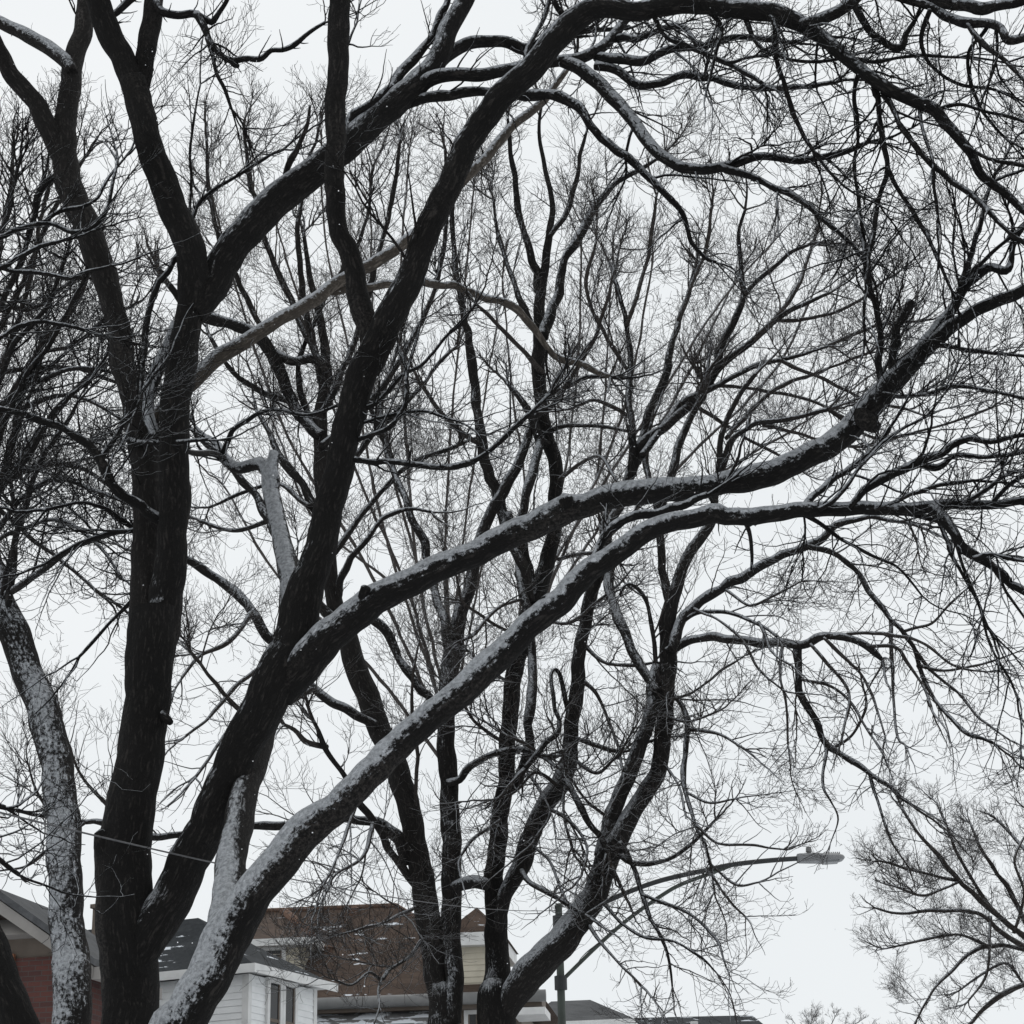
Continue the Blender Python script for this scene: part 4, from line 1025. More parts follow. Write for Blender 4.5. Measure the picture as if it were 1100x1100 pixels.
# ------------------------------------------------------------------ the paired trunks in the middle
YE = 24.0
E = Tree("tree", "twin trunks standing before the brown shingle roof, one curving away from the other", ft(476, 1115, YE), BARK['grey'], scale=1.1, up=0.05, snow_twig=0.03, rmin=0.0023)
L = E.limb
L("trunk", ground_curve(478, 1110, YE, 36) + [(477, 1095, 34), (474, 1066, 30), (467, 1027, 28), (461, 991, 27), (455, 955, 26), (449, 918, 25), (442, 882, 24), (433, 845, 25), (420, 809, 25), (404, 773, 25), (390, 736, 24), (378, 703, 23), (368, 670, 20), (360, 643, 18), (353, 612, 17), (353, 586, 16), (348, 545, 16), (345, 500, 16), (344, 460, 15), (348, 420, 12), (350, 380, 10), (342, 335, 8), (332, 292, 6), (326, 250, 4)], YE, 25.5, snow=-0.02, dens=1.4)
L("stem", [(487, 1100, 18), (488, 1064, 20), (486, 1027, 21), (484, 991, 22), (485, 955, 21), (485, 918, 21), (484, 882, 21), (482, 845, 20), (480, 809, 20), (479, 773, 19), (482, 740, 20), (484, 714, 20), (490, 685, 18), (496, 655, 15), (506, 623, 14), (514, 586, 13), (524, 556, 12), (540, 531, 12), (551, 508, 11), (561, 488, 10), (574, 452, 8), (590, 424, 7), (606, 396, 5)], 24.2, 24.8, snow=0.20, dens=0.8, mat=BARK['grey'])
L("limb", [(484, 708, 12), (481, 685, 11), (474, 659, 10), (467, 630, 9), (459, 597, 9), (450, 572, 8), (441, 555, 8), (432, 530, 7), (420, 500, 6), (408, 465, 5), (395, 430, 4)], 24.3, 24.8, snow=0.16, dens=1.3)
L("limb", [(403, 780, 10), (396, 776, 10), (364, 757, 10), (334, 736, 10), (310, 707, 10), (288, 682, 11), (276, 666, 11), (264, 650, 11), (247, 631, 10), (225, 616, 10), (200, 603, 9), (180, 600, 7)], 24.4, 24.0, snow=0.20, dens=0.5)
L("limb", [(364, 668, 11), (352, 660, 11), (334, 638, 11), (316, 605, 10), (298, 575, 10), (283, 550, 10), (272, 531, 9), (256, 511, 9), (240, 492, 7), (222, 478, 6), (205, 462, 5)], 24.9, 25.2, snow=0.1, dens=1.2)
L("limb", [(440, 925, 13), (434, 910, 13), (423, 896, 12), (410, 887, 11), (397, 882, 11), (372, 879, 10), (349, 883, 9), (320, 887, 9), (298, 887, 9), (273, 887, 8), (245, 889, 8), (218, 893, 7), (190, 898, 7), (164, 900, 7), (140, 893, 6), (110, 885, 6), (88, 884, 5), (40, 876, 4), (0, 868, 3)], 24.1, 22.5, snow=0.10, dens=1.0, up=0.0)
L("limb", [(446, 950, 8), (440, 942, 8), (423, 918, 8), (405, 887, 7), (383, 856, 7), (365, 827, 6), (350, 803, 6), (337, 775, 4)], 24.1, 23.6, dens=0.8)
L("limb", [(477, 772, 10), (463, 752, 9), (452, 742, 9), (441, 728, 9), (431, 710, 9), (423, 695, 9), (412, 677, 9), (401, 666, 9), (388, 656, 8)], 24.3, 24.4, snow=0.2, dens=0.5, tip=False)
L("limb", [(362, 650, 8), (366, 626, 8), (377, 601, 7), (397, 577, 6), (412, 557, 5), (434, 547, 4), (463, 550, 3)], 25.0, 24.4, snow=0.16, dens=1.0)
L("limb", [(345, 470, 12), (337, 461, 12), (316, 437, 11), (304, 408, 12), (295, 388, 12), (283, 366, 12), (268, 354, 12), (250, 349, 12), (225, 344, 11), (200, 330, 8), (180, 305, 6)], 25.2, 24.6, snow=0.10, dens=0.9, mat=BARK['black'])
L("limb", [(352, 412, 10), (351, 396, 10), (340, 386, 9), (325, 386, 9), (310, 386, 9), (290, 375, 5)], 25.3, 25.2, snow=0.16, dens=0.8)
L("limb", [(344, 555, 9), (334, 540, 10), (325, 522, 9), (313, 505, 9), (303, 492, 8), (292, 470, 6), (276, 440, 4)], 25.1, 25.3, dens=1.2)
L("branch", [(446, 868, 4), (448, 805, 4), (443, 762, 4), (444, 722, 3), (450, 690, 2)], 23.8, 23.6, dens=0.6, crown=True)
L("branch", [(452, 1010, 5), (446, 1020, 4), (438, 1030, 4), (418, 1042, 4), (410, 1052, 4), (396, 1044, 3), (378, 1058, 3), (362, 1054, 2)], 23.8, 22.5, snow=0.22, dens=0.9, up=-0.03)
L("branch", [(410, 1052, 3), (406, 1066, 3), (408, 1080, 2), (402, 1100, 2)], 22.8, 22.5, dens=0.6, crown=True, up=-0.04)
L("branch", [(452, 968, 5), (444, 976, 4), (426, 984, 4), (410, 992, 3), (386, 998, 3), (364, 1004, 2)], 23.8, 22.6, snow=0.22, dens=0.9, up=0.0, crown=True)
L("limb", [(486, 955, 12), (497, 951, 13), (510, 947, 13), (520, 950, 12)], 24.2, 24.1, snow=0.2, dens=0.3, tip=False)
L("limb", [(482, 842, 9), (494, 837, 9), (501, 827, 9), (510, 820, 8), (532, 809, 7), (561, 805, 6), (580, 812, 5)], 24.3, 23.9, snow=0.12, dens=1.0)
# branches that spread to the left behind the black trunk, and the low ones over the sky gap
for pts, u in (([(300, 700, 6), (275, 720, 5), (250, 740, 5), (225, 770, 4), (200, 790, 3)], 0.0), ([(336, 740, 6), (300, 760, 5), (262, 768, 5), (235, 800, 4), (210, 835, 3)], -0.01),
               ([(270, 660, 6), (245, 690, 5), (215, 705, 4), (195, 730, 3)], 0.0), ([(264, 768, 5), (240, 745, 5), (222, 722, 4), (205, 700, 3)], 0.02),
               ([(350, 803, 6), (330, 798, 6), (318, 785, 5), (305, 778, 4)], 0.02), ([(400, 885, 5), (390, 920, 4), (360, 940, 3), (350, 960, 3)], -0.05),
               ([(140, 893, 4), (110, 860, 4), (85, 830, 3), (75, 800, 2)], 0.06), ([(60, 880, 4), (40, 850, 3), (30, 820, 2)], 0.06), ([(90, 884, 4), (60, 905, 3), (30, 930, 3), (0, 935, 2)], -0.02),
               ([(384, 857, 4), (372, 895, 4), (360, 925, 3), (345, 955, 3)], -0.04)):
    L("branch", pts, 23.6, 22.8, dens=1.6, up=u, crown=True)
for pts in ([(350, 400, 8), (320, 340, 7), (290, 270, 6), (270, 200, 5), (262, 140, 3)], [(345, 445, 8), (375, 380, 7), (400, 300, 6), (420, 220, 5), (430, 150, 3)],
            [(348, 420, 8), (330, 340, 7), (320, 250, 5), (330, 180, 4), (345, 130, 3)], [(300, 400, 7), (270, 330, 6), (240, 270, 5), (225, 210, 4), (222, 150, 3)],
            [(345, 480, 8), (400, 430, 7), (440, 370, 6), (470, 300, 5), (480, 230, 4), (478, 160, 3)], [(350, 540, 8), (390, 480, 6), (440, 430, 5), (480, 380, 4)],
            [(310, 430, 7), (280, 420, 6), (250, 400, 5), (225, 360, 4)], [(335, 545, 6), (300, 520, 5), (260, 530, 4), (225, 545, 3)], [(290, 560, 6), (250, 570, 5), (215, 560, 4)],
            [(355, 600, 7), (400, 540, 6), (440, 500, 5), (490, 480, 4)], [(343, 470, 7), (320, 400, 6), (350, 320, 5), (390, 250, 4), (400, 180, 3)],
            [(425, 510, 6), (410, 440, 5), (425, 380, 4), (440, 330, 3)]):
    L("limb", pts, 25.2, 25.6, dens=2.3, up=0.06)
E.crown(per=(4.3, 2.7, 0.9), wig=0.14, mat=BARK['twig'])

# ------------------------------------------------------------------ the spreading tree right of it
YF = 24.0
F = Tree("tree", "spreading tree whose snowy lowest stem leans out over the street lamp", ft(532, 1115, YF), BARK['grey'], scale=1.1, up=0.05, snow_twig=0.03, rmin=0.0023)
L = F.limb
L("trunk", ground_curve(533, 1110, YF, 44) + [(533, 1095, 40), (533, 1064, 32), (534, 1027, 26), (533, 991, 25), (531, 955, 22), (533, 918, 20), (537, 882, 19), (543, 845, 18), (545, 809, 18), (547, 773, 18), (551, 736, 18), (556, 705, 19), (565, 677, 19), (575, 641, 19), (587, 608, 18), (595, 568, 15), (597, 532, 15), (597, 503, 15), (590, 477, 15), (582, 441, 15), (579, 404, 15), (579, 368, 14), (580, 330, 12), (583, 300, 10), (590, 254, 8), (593, 218, 6), (586, 182, 5), (579, 145, 4), (582, 110, 3)], YF, 25.2, snow=-0.02, dens=1.0, mat=BARK['black'])
L("stem", [(533, 1118, 16), (538, 1100, 22), (545, 1082, 27), (558, 1061, 32), (576, 1040, 34), (595, 1019, 33), (612, 1001, 32), (634, 969, 28), (648, 936, 26), (658, 911, 26), (668, 890, 23), (681, 872, 19), (695, 850, 18), (708, 824, 18), (713, 787, 18), (714, 755, 20), (717, 718, 20), (717, 690, 18), (719, 659, 17), (726, 630, 14), (736, 605, 12), (751, 579, 11), (765, 558, 10), (769, 530, 8), (772, 503, 7), (776, 466, 6), (791, 430, 5), (812, 402, 4)], 23.9, 23.0, snow=(0.22, 0.22, 0.16, 0.10, 0.1), dens=0.9, thick=0.012)
L("stem", [(646, 920, 16), (652, 900, 17), (656, 880, 17), (667, 853, 16), (682, 816, 16), (694, 785, 15), (700, 755, 14), (702, 735, 14), (706, 715, 10)], 23.7, 23.4, snow=0.18, dens=0.6)
L("limb", [(720, 650, 10), (714, 630, 10), (711, 605, 9), (709, 580, 9), (706, 548, 8), (698, 520, 7), (694, 490, 6), (700, 455, 4)], 23.3, 23.6, dens=0.8)
L("limb", [(706, 745, 11), (699, 735, 11), (684, 706, 11), (674, 688, 10), (666, 670, 11), (659, 648, 10), (655, 626, 10), (652, 600, 9), (648, 575, 7)], 23.4, 23.8, snow=0.16, dens=0.5)
L("limb", [(704, 712, 5), (703, 692, 5), (699, 668, 4.5), (695, 648, 4), (687, 634, 4), (677, 627, 3.5), (670, 630, 3), (666, 640, 2)], 23.4, 23.2, dens=0.5, wob=0.5)
L("stem", [(533, 1010, 8), (536, 992, 12), (541, 971, 15), (548, 951, 17), (559, 930, 20), (569, 904, 20), (583, 867, 20), (600, 845, 21), (610, 822, 19), (613, 791, 16), (618, 755, 16), (621, 722, 15), (625, 685, 14), (635, 640, 14), (645, 612, 13), (651, 588, 11), (657, 560, 10), (667, 540, 10), (676, 515, 11), (682, 497, 12), (690, 475, 10), (714, 459, 10), (735, 441, 10), (752, 422, 9), (762, 412, 8), (776, 392, 7), (809, 366, 7), (838, 340, 6), (871, 324, 4), (890, 315, 3)], 23.9, 23.4, snow=0.20, dens=1.0)
L("limb", [(678, 512, 10), (681, 490, 9), (679, 459, 8), (675, 423, 7), (677, 379, 6), (672, 345, 5), (660, 300, 4)], 23.7, 24.2, dens=1.4, mat=BARK['black'])
L("limb", [(684, 496, 10), (695, 452, 9), (706, 425, 9), (714, 405, 8), (722, 372, 7), (729, 345, 6), (738, 322, 5), (746, 290, 4)], 23.7, 24.2, dens=1.5)
L("limb", [(690, 490, 8), (705, 468, 8), (722, 448, 8), (738, 428, 7), (758, 422, 6), (790, 404, 6), (820, 390, 5), (850, 385, 4), (890, 372, 3)], 23.5, 23.2, snow=0.17, dens=1.6)
L("limb", [(752, 424, 8), (762, 405, 8), (770, 388, 8), (780, 362, 7), (793, 335, 7), (799, 316, 6), (797, 288, 5), (793, 256, 4), (800, 225, 3)], 23.5, 23.4, dens=1.3, mat=BARK['black'])
L("limb", [(799, 318, 6), (815, 300, 5), (832, 287, 5), (850, 270, 4), (872, 262, 3)], 23.4, 23.2, dens=1.6)
L("limb", [(707, 552, 9), (716, 525, 9), (722, 506, 9), (733, 468, 8), (745, 445, 7), (756, 424, 7)], 23.4, 23.5, dens=1.0)
L("limb", [(768, 528, 7), (780, 490, 7), (790, 470, 6), (812, 455, 5), (850, 450, 5), (890, 440, 4)], 23.2, 22.8, dens=2.0)
L("limb", [(590, 480, 9), (582, 474, 9), (577, 466, 9), (571, 452, 8), (560, 430, 6), (545, 410, 4)], 24.6, 24.7, dens=0.8)
L("limb", [(575, 636, 10), (565, 600, 9), (559, 565, 9), (563, 545, 10), (568, 520, 10), (577, 486, 9), (580, 470, 8)], 24.6, 24.7, snow=0.17, dens=0.4, tip=False)
L("limb", [(572, 645, 10), (560, 605, 11), (546, 572, 12), (538, 548, 12), (531, 521, 12), (519, 490, 11), (514, 441, 10), (507, 394, 10), (503, 360, 8), (496, 327, 7), (488, 273, 6), (487, 225, 5), (492, 180, 3)], 24.5, 25.2, dens=1.0)
L("limb", [(544, 850, 10), (556, 838, 10), (568, 809, 10), (569, 773, 10), (571, 736, 11), (572, 712, 11), (569, 677, 10), (562, 640, 10), (557, 600, 10), (550, 570, 9), (546, 553, 9)], 24.2, 24.7, snow=0.15, dens=0.6, tip=False)
L("limb", [(580, 320, 9), (575, 291, 9), (568, 265, 8), (559, 233, 7), (554, 193, 6), (548, 156, 5), (545, 125, 3)], 24.9, 25.2, dens=1.15, mat=BARK['black'])
L("limb", [(583, 365, 11), (590, 345, 11), (601, 309, 10), (607, 280, 9), (626, 247, 9), (641, 222, 8), (663, 196, 6), (688, 182, 5), (705, 172, 3)], 24.8, 24.6, snow=0.14, dens=1.1, mat=BARK['black'])
L("limb", [(575, 358, 7), (565, 335, 7), (554, 309, 6), (546, 287, 5), (535, 250, 4), (530, 215, 3)], 24.9, 25.2, dens=1.15)
L("limb", [(590, 256, 6), (606, 230, 6), (618, 200, 5), (624, 165, 4), (630, 140, 3)], 24.9, 25.0, dens=1.15)
L("limb", [(588, 464, 6), (605, 459, 5), (619, 457, 5), (646, 458, 4), (674, 463, 4)], 24.4, 24.0, dens=1.4)
L("limb", [(581, 428, 6), (597, 421, 6), (612, 415, 5), (632, 405, 5), (655, 404, 4)], 24.6, 24.2, snow=0.1, dens=1.6)
for pts in ([(672, 350, 5), (690, 300, 4), (700, 250, 4), (705, 210, 3)], [(729, 345, 5), (745, 300, 4), (760, 260, 4), (765, 220, 3)], [(809, 366, 5), (850, 320, 5), (870, 270, 4), (880, 240, 3)],
            [(838, 345, 5), (880, 340, 4), (920, 325, 4), (950, 300, 3)], [(780, 470, 5), (830, 420, 5), (880, 400, 4), (930, 380, 3)], [(820, 455, 5), (870, 470, 4), (915, 480, 4)],
            [(676, 400, 5), (650, 360, 4), (630, 310, 4), (640, 260, 3)], [(590, 440, 5), (630, 380, 5), (650, 330, 4), (660, 290, 3)], [(583, 400, 6), (545, 360, 5), (515, 330, 4)], [(680, 450, 5), (640, 430, 4), (610, 440, 3)],
            [(838, 387, 5), (890, 410, 4), (930, 430, 4), (975, 440, 3)], [(760, 412, 5), (820, 420, 4), (870, 430, 4), (910, 450, 3)], [(742, 432, 5), (770, 450, 4), (800, 470, 4), (840, 490, 3)],
            [(890, 372, 4), (940, 350, 4), (985, 345, 3)], [(890, 440, 4), (940, 470, 4), (1000, 460, 3), (1060, 440, 3)], [(520, 480, 6), (480, 450, 5), (450, 410, 4)], [(596, 520, 5), (640, 490, 4), (665, 520, 3)]):
    L("branch", pts, 23.8, 23.6, dens=1.8, up=0.07, crown=True)
# right-hand limbs over the open sky
L("limb", [(722, 700, 11), (727, 682, 12), (735, 663, 12), (747, 651, 11), (773, 634, 10), (805, 615, 10), (831, 601, 9), (856, 590, 9), (882, 579, 8), (904, 563, 7), (935, 556, 5), (960, 560, 4)], 23.1, 22.6, snow=0.17, dens=0.6, up=-0.01)
L("limb", [(862, 587, 7), (880, 590, 6), (900, 598, 6), (914, 608, 6), (925, 619, 6), (936, 636, 6), (947, 652, 6), (958, 667, 5), (969, 677, 5), (980, 694, 5), (987, 714, 5), (994, 733, 5), (1009, 758, 4), (1038, 787, 4), (1067, 798, 3)], 22.8, 22.0, dens=1.5, up=-0.02)
L("limb", [(718, 700, 9), (733, 693, 10), (747, 687, 9), (765, 685, 9), (780, 686, 9), (816, 690, 9), (845, 692, 9), (862, 693, 9), (871, 691, 9), (878, 686, 9), (886, 683, 8), (898, 684, 8), (911, 686, 7), (925, 690, 7), (936, 696, 7), (942, 702, 6), (948, 709, 4)], 23.1, 22.4, snow=0.18, dens=0.5, up=-0.03)
L("limb", [(856, 690, 9), (856, 705, 9), (858, 725, 9), (860, 742, 8), (868, 760, 8), (878, 780, 8), (886, 797, 7), (893, 805, 7), (908, 815, 6), (925, 824, 6), (942, 836, 5), (955, 845, 5), (966, 855, 4), (978, 864, 3)], 22.7, 22.3, dens=0.7, up=-0.05)
L("branch", [(889, 800, 4), (886, 820, 3.5), (884, 845, 3), (893, 862, 2.5), (900, 880, 2), (893, 905, 1.5)], 22.5, 22.4, dens=0.6, len_=0.5, up=-0.05)
L("branch", [(934, 828, 4), (940, 850, 4), (947, 875, 3), (954, 895, 3), (962, 911, 2), (976, 932, 2)], 22.4, 22.3, dens=0.5, len_=0.5, up=-0.04)
L("branch", [(728, 672, 5), (748, 659, 5), (773, 657, 4), (790, 660, 4), (805, 666, 4), (822, 674, 4), (835, 684, 3)], 23.0, 22.7, dens=0.8, up=-0.04, snow=0.1)
for pts in ([(900, 684, 4), (925, 680, 4), (955, 682, 4), (990, 690, 3), (1025, 715, 3), (1060, 722, 2)], [(936, 694, 4), (962, 696, 4), (975, 712, 4), (992, 738, 3), (1000, 760, 3)],
            [(957, 664, 4), (958, 700, 4), (960, 745, 3), (964, 790, 3), (972, 800, 2)], [(870, 692, 4), (895, 720, 4), (912, 745, 3), (905, 790, 3)], [(860, 730, 4), (885, 735, 4), (910, 750, 3), (935, 790, 3)],
            [(885, 684, 4), (900, 700, 4), (925, 725, 3), (938, 750, 3), (950, 790, 2)], [(980, 694, 4), (1000, 720, 4), (1030, 745, 3), (1050, 770, 3), (1085, 795, 2)], [(972, 678, 4), (1000, 670, 3), (1020, 650, 3), (1035, 635, 2)],
            [(840, 690, 4), (838, 725, 3), (845, 760, 3), (846, 800, 2)], [(815, 668, 4), (830, 700, 3), (850, 715, 3)], [(745, 655, 4), (770, 665, 3), (800, 690, 3), (815, 720, 3), (840, 740, 2)],
            [(780, 634, 4), (805, 650, 3), (830, 640, 3), (860, 625, 2)], [(985, 715, 4), (1015, 720, 3), (1050, 715, 3), (1095, 700, 2)], [(893, 805, 4), (915, 790, 3), (930, 760, 3), (925, 730, 2)]):
    L("branch", pts, 22.7, 22.2, dens=1.05, len_=0.75, up=-0.03, crown=True)
L("limb", [(718, 740, 6), (724, 748, 6), (733, 757, 6), (737, 770, 6), (738, 790, 6), (737, 809, 6), (735, 830, 6), (736, 850, 5), (742, 868, 5), (748, 887, 4), (757, 906, 4), (762, 925, 3), (767, 955, 2)], 23.2, 22.8, dens=1.6, up=-0.04)
for pts in ([(748, 887, 4), (770, 905, 3), (800, 908, 3), (840, 912, 2)], [(738, 785, 4), (752, 784, 4), (775, 790, 3), (800, 805, 3)], [(735, 850, 3), (760, 862, 3), (790, 858, 2)], [(760, 925, 3), (790, 950, 3), (815, 948, 2)],
            [(718, 755, 4), (750, 740, 3), (775, 720, 3), (800, 705, 2)], [(765, 940, 3), (785, 970, 3), (800, 985, 2)], [(710, 815, 4), (730, 845, 3), (735, 870, 3)], [(716, 770, 4), (740, 775, 3), (770, 765, 3)]):
    L("branch", pts, 23.0, 22.7, dens=0.9, len_=0.8, up=0.01, crown=True)
L("branch", [(665, 905, 6), (672, 918, 6), (682, 935, 5), (690, 962, 5), (697, 985, 4), (710, 1005, 4), (718, 1030, 3), (722, 1060, 2)], 23.6, 23.2, dens=1.1, up=-0.05)
L("branch", [(662, 916, 6), (680, 925, 6), (700, 928, 5), (725, 920, 4), (750, 900, 4), (770, 880, 3)], 23.6, 23.2, dens=1.1, up=0.02)
L("branch", [(640, 958, 5), (660, 985, 4), (690, 1005, 4), (725, 1012, 3), (755, 1030, 3), (770, 1045, 2)], 23.7, 23.2, dens=1.1, up=-0.03)
L("branch", [(690, 960, 4), (715, 970, 4), (745, 985, 3), (770, 1010, 3), (780, 1040, 2)], 23.4, 23.0, dens=1.2, up=-0.04)
L("branch", [(625, 985, 5), (645, 1012, 4), (665, 1035, 3), (690, 1060, 3)], 23.7, 23.4, dens=1.4, up=-0.04, crown=True)
L("branch", [(612, 775, 6), (608, 755, 5), (604, 735, 5), (600, 722, 4.5), (595, 719, 4.5), (592, 726, 4.5), (594, 745, 4.5), (596, 762, 5), (601, 775, 5), (598, 788, 6), (586, 798, 6), (575, 812, 6), (564, 826, 5)], 23.5, 23.6, dens=0.4, wob=0.3)
L("branch", [(590, 860, 6), (605, 840, 7), (615, 852, 7), (626, 871, 7), (634, 885, 7), (644, 898, 7), (652, 915, 6)], 23.8, 23.7, dens=0.9)
L("branch", [(560, 935, 6), (568, 946, 6), (586, 958, 6), (600, 966, 6), (612, 973, 6), (628, 982, 4)], 23.7, 23.5, dens=1.2, up=-0.02)
for pts in ([(625, 690, 5), (650, 712, 4), (680, 715, 4), (702, 712, 3)], [(614, 800, 5), (590, 815, 4), (565, 800, 4), (545, 790, 3)], [(612, 812, 4), (640, 830, 4), (660, 815, 3)], [(620, 725, 5), (640, 745, 4), (660, 790, 3), (670, 830, 3)],
            [(600, 845, 4), (575, 830, 4), (555, 850, 3), (530, 860, 3)], [(583, 867, 4), (610, 880, 4), (630, 910, 3), (625, 940, 3)], [(568, 905, 4), (590, 925, 3), (600, 950, 3)], [(613, 790, 5), (640, 800, 5), (670, 808, 4), (702, 795, 3)],
            [(580, 640, 5), (540, 650, 4), (510, 680, 4)], [(575, 660, 5), (610, 670, 4), (650, 640, 4)], [(565, 690, 5), (530, 670, 4), (500, 650, 3)], [(655, 880, 4), (630, 860, 3), (610, 830, 3)], [(545, 800, 4), (515, 780, 4), (500, 760, 3)],
            [(537, 880, 4), (510, 900, 4), (495, 920, 3)], [(552, 735, 4), (525, 720, 4), (505, 700, 3)], [(600, 600, 5), (625, 595, 5), (655, 592, 4)], [(612, 815, 4), (605, 870, 3), (615, 910, 3)], [(560, 820, 4), (590, 870, 3), (575, 900, 3)]):
    L("branch", pts, 23.9, 23.6, dens=1.7, up=0.0, crown=True)
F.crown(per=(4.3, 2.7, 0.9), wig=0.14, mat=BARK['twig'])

# ------------------------------------------------------------------ trees farther off, grown whole
def far_tree(label, x, y, Y, limbs, scale, up, mat='far', per=(6, 5, 2), trunk=None, dens=2.2, rmin=0.003, len_=1.0):
    t = Tree("tree", label, ft(x, y, Y), BARK[mat], scale=scale, up=up, snow_twig=-0.02, rmin=rmin)
    t.limb("trunk", ground_curve(x, y, Y, trunk[0][2] * 1.1) + trunk, Y, Y, dens=0.0, tip=True, snow=-0.1)
    for pts in limbs: t.limb("limb", pts, Y, Y + rng.uniform(-0.03, 0.03) * Y, dens=dens, up=up, snow=-0.02, len_=len_)
    t.crown(per=per, wig=0.15)
    return t
H_limbs = [[(1150, 1035, 11), (1100, 1005, 10), (1064, 976, 9), (1031, 947, 8), (1005, 915, 7), (986, 895, 5), (968, 868, 4)],
           [(1150, 1040, 9), (1100, 1019, 8), (1064, 990, 7), (1045, 980, 6), (1005, 978, 5), (965, 982, 4), (940, 975, 3)],
           [(1130, 1030, 8), (1100, 1020, 7), (1064, 1016, 7), (1040, 1026, 6), (1022, 1044, 5), (1002, 1064, 4), (985, 1095, 3)],
           [(1150, 1050, 9), (1100, 1058, 8), (1067, 1075, 7), (1042, 1100, 6), (1020, 1130, 4)],
           [(1120, 1020, 8), (1085, 960, 7), (1062, 925, 6), (1048, 900, 4), (1042, 885, 3)], [(1140, 1010, 8), (1110, 930, 7), (1090, 900, 5), (1070, 880, 4)], [(1150, 1033, 8), (1140, 985, 8), (1140, 930, 7), (1120, 890, 5), (1100, 868, 3)],
           [(1064, 976, 6), (1030, 920, 5), (1018, 890, 4), (1006, 862, 3)], [(1031, 947, 5), (1000, 940, 4), (965, 930, 4), (945, 925, 3)], [(1060, 1016, 5), (1030, 1004, 4), (990, 1010, 4), (955, 1018, 3)],
           [(1064, 985, 5), (1060, 1045, 4), (1040, 1075, 3)], [(1100, 1058, 5), (1080, 1035, 4), (1050, 1050, 4), (1030, 1065, 3)], [(1031, 947, 4), (1012, 955, 4), (990, 962, 4), (960, 952, 3)], [(1090, 1003, 5), (1100, 960, 4), (1090, 925, 4), (1105, 890, 3)]]
far_tree("rounded grey tree crown at the picture edge beyond the street lamp", 1178, 1110, 40, [[(a_, b_, 0.72 * c_) for a_, b_, c_ in q_] for q_ in H_limbs], 1.05, 0.035, 'twig', trunk=[(1176, 1090, 20), (1165, 1060, 18), (1150, 1035, 14), (1140, 1000, 8), (1135, 960, 5), (1130, 920, 3)], dens=3.0, per=(5, 3.4, 1.4), rmin=0.0026, len_=0.85)
far_tree("tiny distant treetop past the end of the long dark roof", 885, 1125, 120, [[(885, 1124, 2), (878, 1108, 1.2), (868, 1096, 0.8)], [(885, 1124, 2), (890, 1106, 1.2), (896, 1094, 0.8)], [(885, 1124, 2), (902, 1110, 1.2), (918, 1100, 0.8)], [(885, 1126, 2), (868, 1112, 1.2), (856, 1102, 0.8)], [(885, 1126, 2), (910, 1114, 1.2), (930, 1106, 0.8)]], 1.5, 0.06, trunk=[(885, 1130, 5), (885, 1112, 2.5), (884, 1100, 1)], per=(6, 4, 1), rmin=0.005, dens=1.4, len_=0.7)
# dense dark crown at the left edge
far_tree("dense twiggy crown beside the two left stems, its branches crowding the picture edge", -60, 1110, 19, [
    [(-60, 700, 14), (-30, 600, 10), (0, 520, 8), (20, 440, 6), (40, 380, 4)], [(-62, 640, 12), (-30, 500, 9), (0, 400, 7), (30, 310, 5), (45, 230, 4)], [(-64, 600, 12), (-40, 440, 9), (-15, 330, 7), (5, 240, 5), (15, 170, 4)],
    [(-60, 660, 12), (-10, 540, 8), (40, 470, 6), (80, 420, 5), (110, 390, 4)], [(-62, 620, 11), (-10, 470, 8), (40, 380, 6), (80, 330, 5), (100, 280, 4)], [(-64, 560, 10), (-20, 400, 8), (30, 290, 6), (60, 220, 5), (90, 170, 4)],
    [(0, 520, 7), (45, 500, 6), (90, 505, 5), (130, 530, 4)], [(0, 400, 6), (40, 395, 6), (80, 395, 5), (125, 410, 4)], [(-10, 540, 6), (30, 575, 5), (75, 610, 4), (110, 640, 4)], [(20, 440, 6), (60, 425, 5), (95, 430, 4), (130, 450, 3)],
    [(40, 380, 5), (80, 370, 5), (110, 345, 4), (140, 330, 3)], [(-15, 330, 6), (10, 330, 6), (40, 330, 5), (80, 300, 4), (110, 300, 3)]],
    1.0, 0.05, 'brown', trunk=[(-60, 1000, 26), (-60, 850, 24), (-60, 700, 20), (-64, 600, 16), (-68, 500, 12), (-70, 400, 8)], dens=1.7, per=(4.2, 2.6, 0.8), rmin=0.0024)
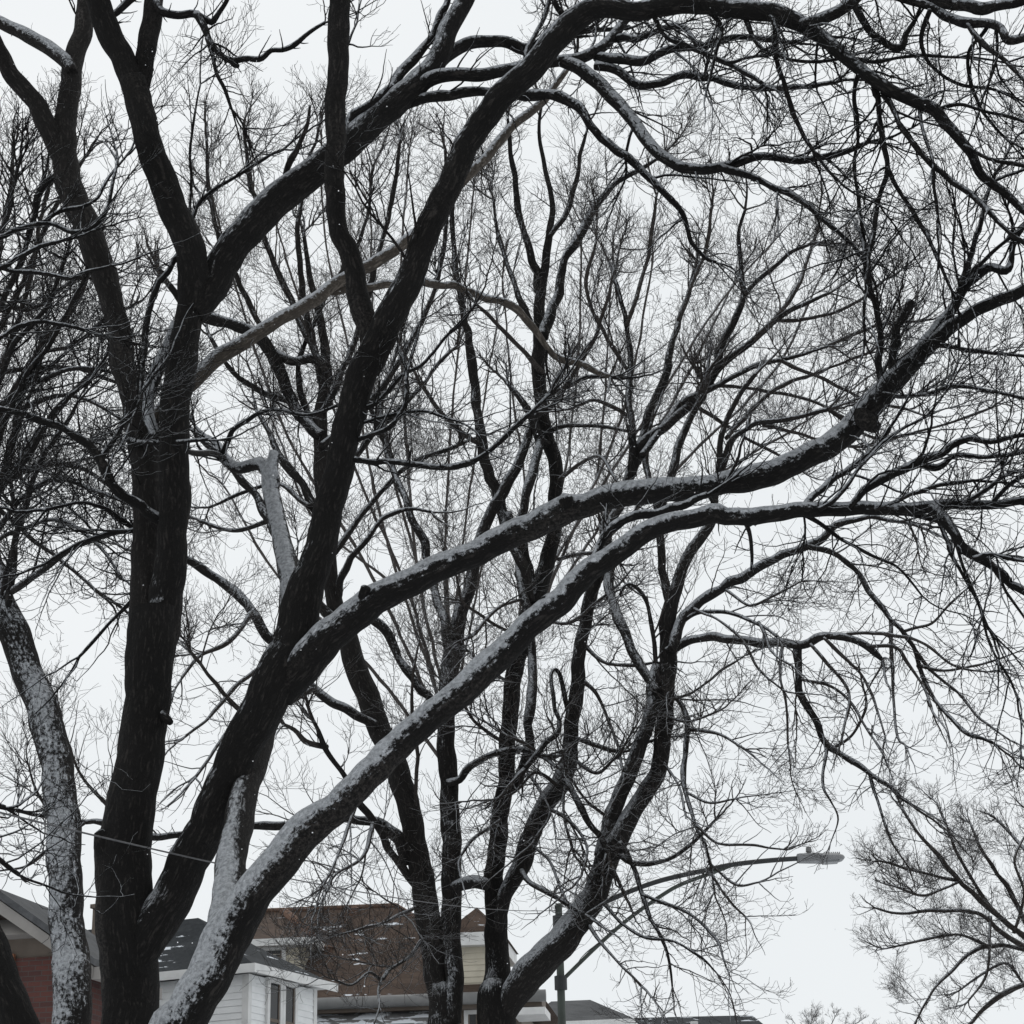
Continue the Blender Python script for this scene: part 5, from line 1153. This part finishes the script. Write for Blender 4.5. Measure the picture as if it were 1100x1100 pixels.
# pale treetops behind the roofs and through the middle
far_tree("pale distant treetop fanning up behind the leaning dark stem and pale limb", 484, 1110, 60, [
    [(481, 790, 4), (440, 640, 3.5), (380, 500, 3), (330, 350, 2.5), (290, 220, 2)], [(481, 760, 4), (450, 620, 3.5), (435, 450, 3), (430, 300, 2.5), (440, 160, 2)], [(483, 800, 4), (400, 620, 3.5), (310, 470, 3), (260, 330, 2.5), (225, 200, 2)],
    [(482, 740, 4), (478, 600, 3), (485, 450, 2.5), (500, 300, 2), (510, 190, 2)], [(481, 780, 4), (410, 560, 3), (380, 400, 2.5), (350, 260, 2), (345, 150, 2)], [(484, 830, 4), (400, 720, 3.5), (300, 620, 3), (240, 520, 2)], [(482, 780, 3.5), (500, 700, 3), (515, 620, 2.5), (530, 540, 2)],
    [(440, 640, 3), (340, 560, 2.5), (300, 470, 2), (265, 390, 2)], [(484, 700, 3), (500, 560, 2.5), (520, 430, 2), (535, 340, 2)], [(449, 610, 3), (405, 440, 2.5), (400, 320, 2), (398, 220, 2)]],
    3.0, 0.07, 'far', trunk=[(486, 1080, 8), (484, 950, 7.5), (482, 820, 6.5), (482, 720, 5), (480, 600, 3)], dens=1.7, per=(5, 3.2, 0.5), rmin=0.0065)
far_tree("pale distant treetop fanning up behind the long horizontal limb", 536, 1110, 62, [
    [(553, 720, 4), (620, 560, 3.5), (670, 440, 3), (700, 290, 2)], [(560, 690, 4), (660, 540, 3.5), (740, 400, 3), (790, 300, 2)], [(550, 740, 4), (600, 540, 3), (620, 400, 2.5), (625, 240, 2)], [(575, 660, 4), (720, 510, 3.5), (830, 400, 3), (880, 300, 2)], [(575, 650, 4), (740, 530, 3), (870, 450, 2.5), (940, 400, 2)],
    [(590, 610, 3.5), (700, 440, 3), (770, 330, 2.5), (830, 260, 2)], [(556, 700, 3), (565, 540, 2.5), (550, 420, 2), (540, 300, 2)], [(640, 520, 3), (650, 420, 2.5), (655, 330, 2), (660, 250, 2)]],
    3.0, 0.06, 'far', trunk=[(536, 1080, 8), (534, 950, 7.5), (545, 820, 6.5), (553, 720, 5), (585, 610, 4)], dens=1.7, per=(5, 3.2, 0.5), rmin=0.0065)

# ------------------------------------------------------------------ a few flakes still falling
fl = bmesh.new()
for _ in range(240):
    Y = rng.uniform(5, 11.5)
    p = P(rng.uniform(-30, 1130), rng.uniform(-30, 1130), Y)
    r = rng.uniform(0.0012, 0.0026)
    m = Matrix.Translation(p) @ Matrix.Rotation(rng.uniform(0, 3), 4, 'X') @ Matrix.Diagonal((r, r * 0.7, r * 1.1, 1))
    bmesh.ops.create_icosphere(fl, subdivisions=1, radius=1.0, matrix=m)
me = bpy.data.meshes.new("falling_snow"); fl.to_mesh(me); fl.free()
tag(link("falling_snow", me, M['flake']), "sparse tiny snowflakes drifting down between the branches", "snow", kind="stuff")
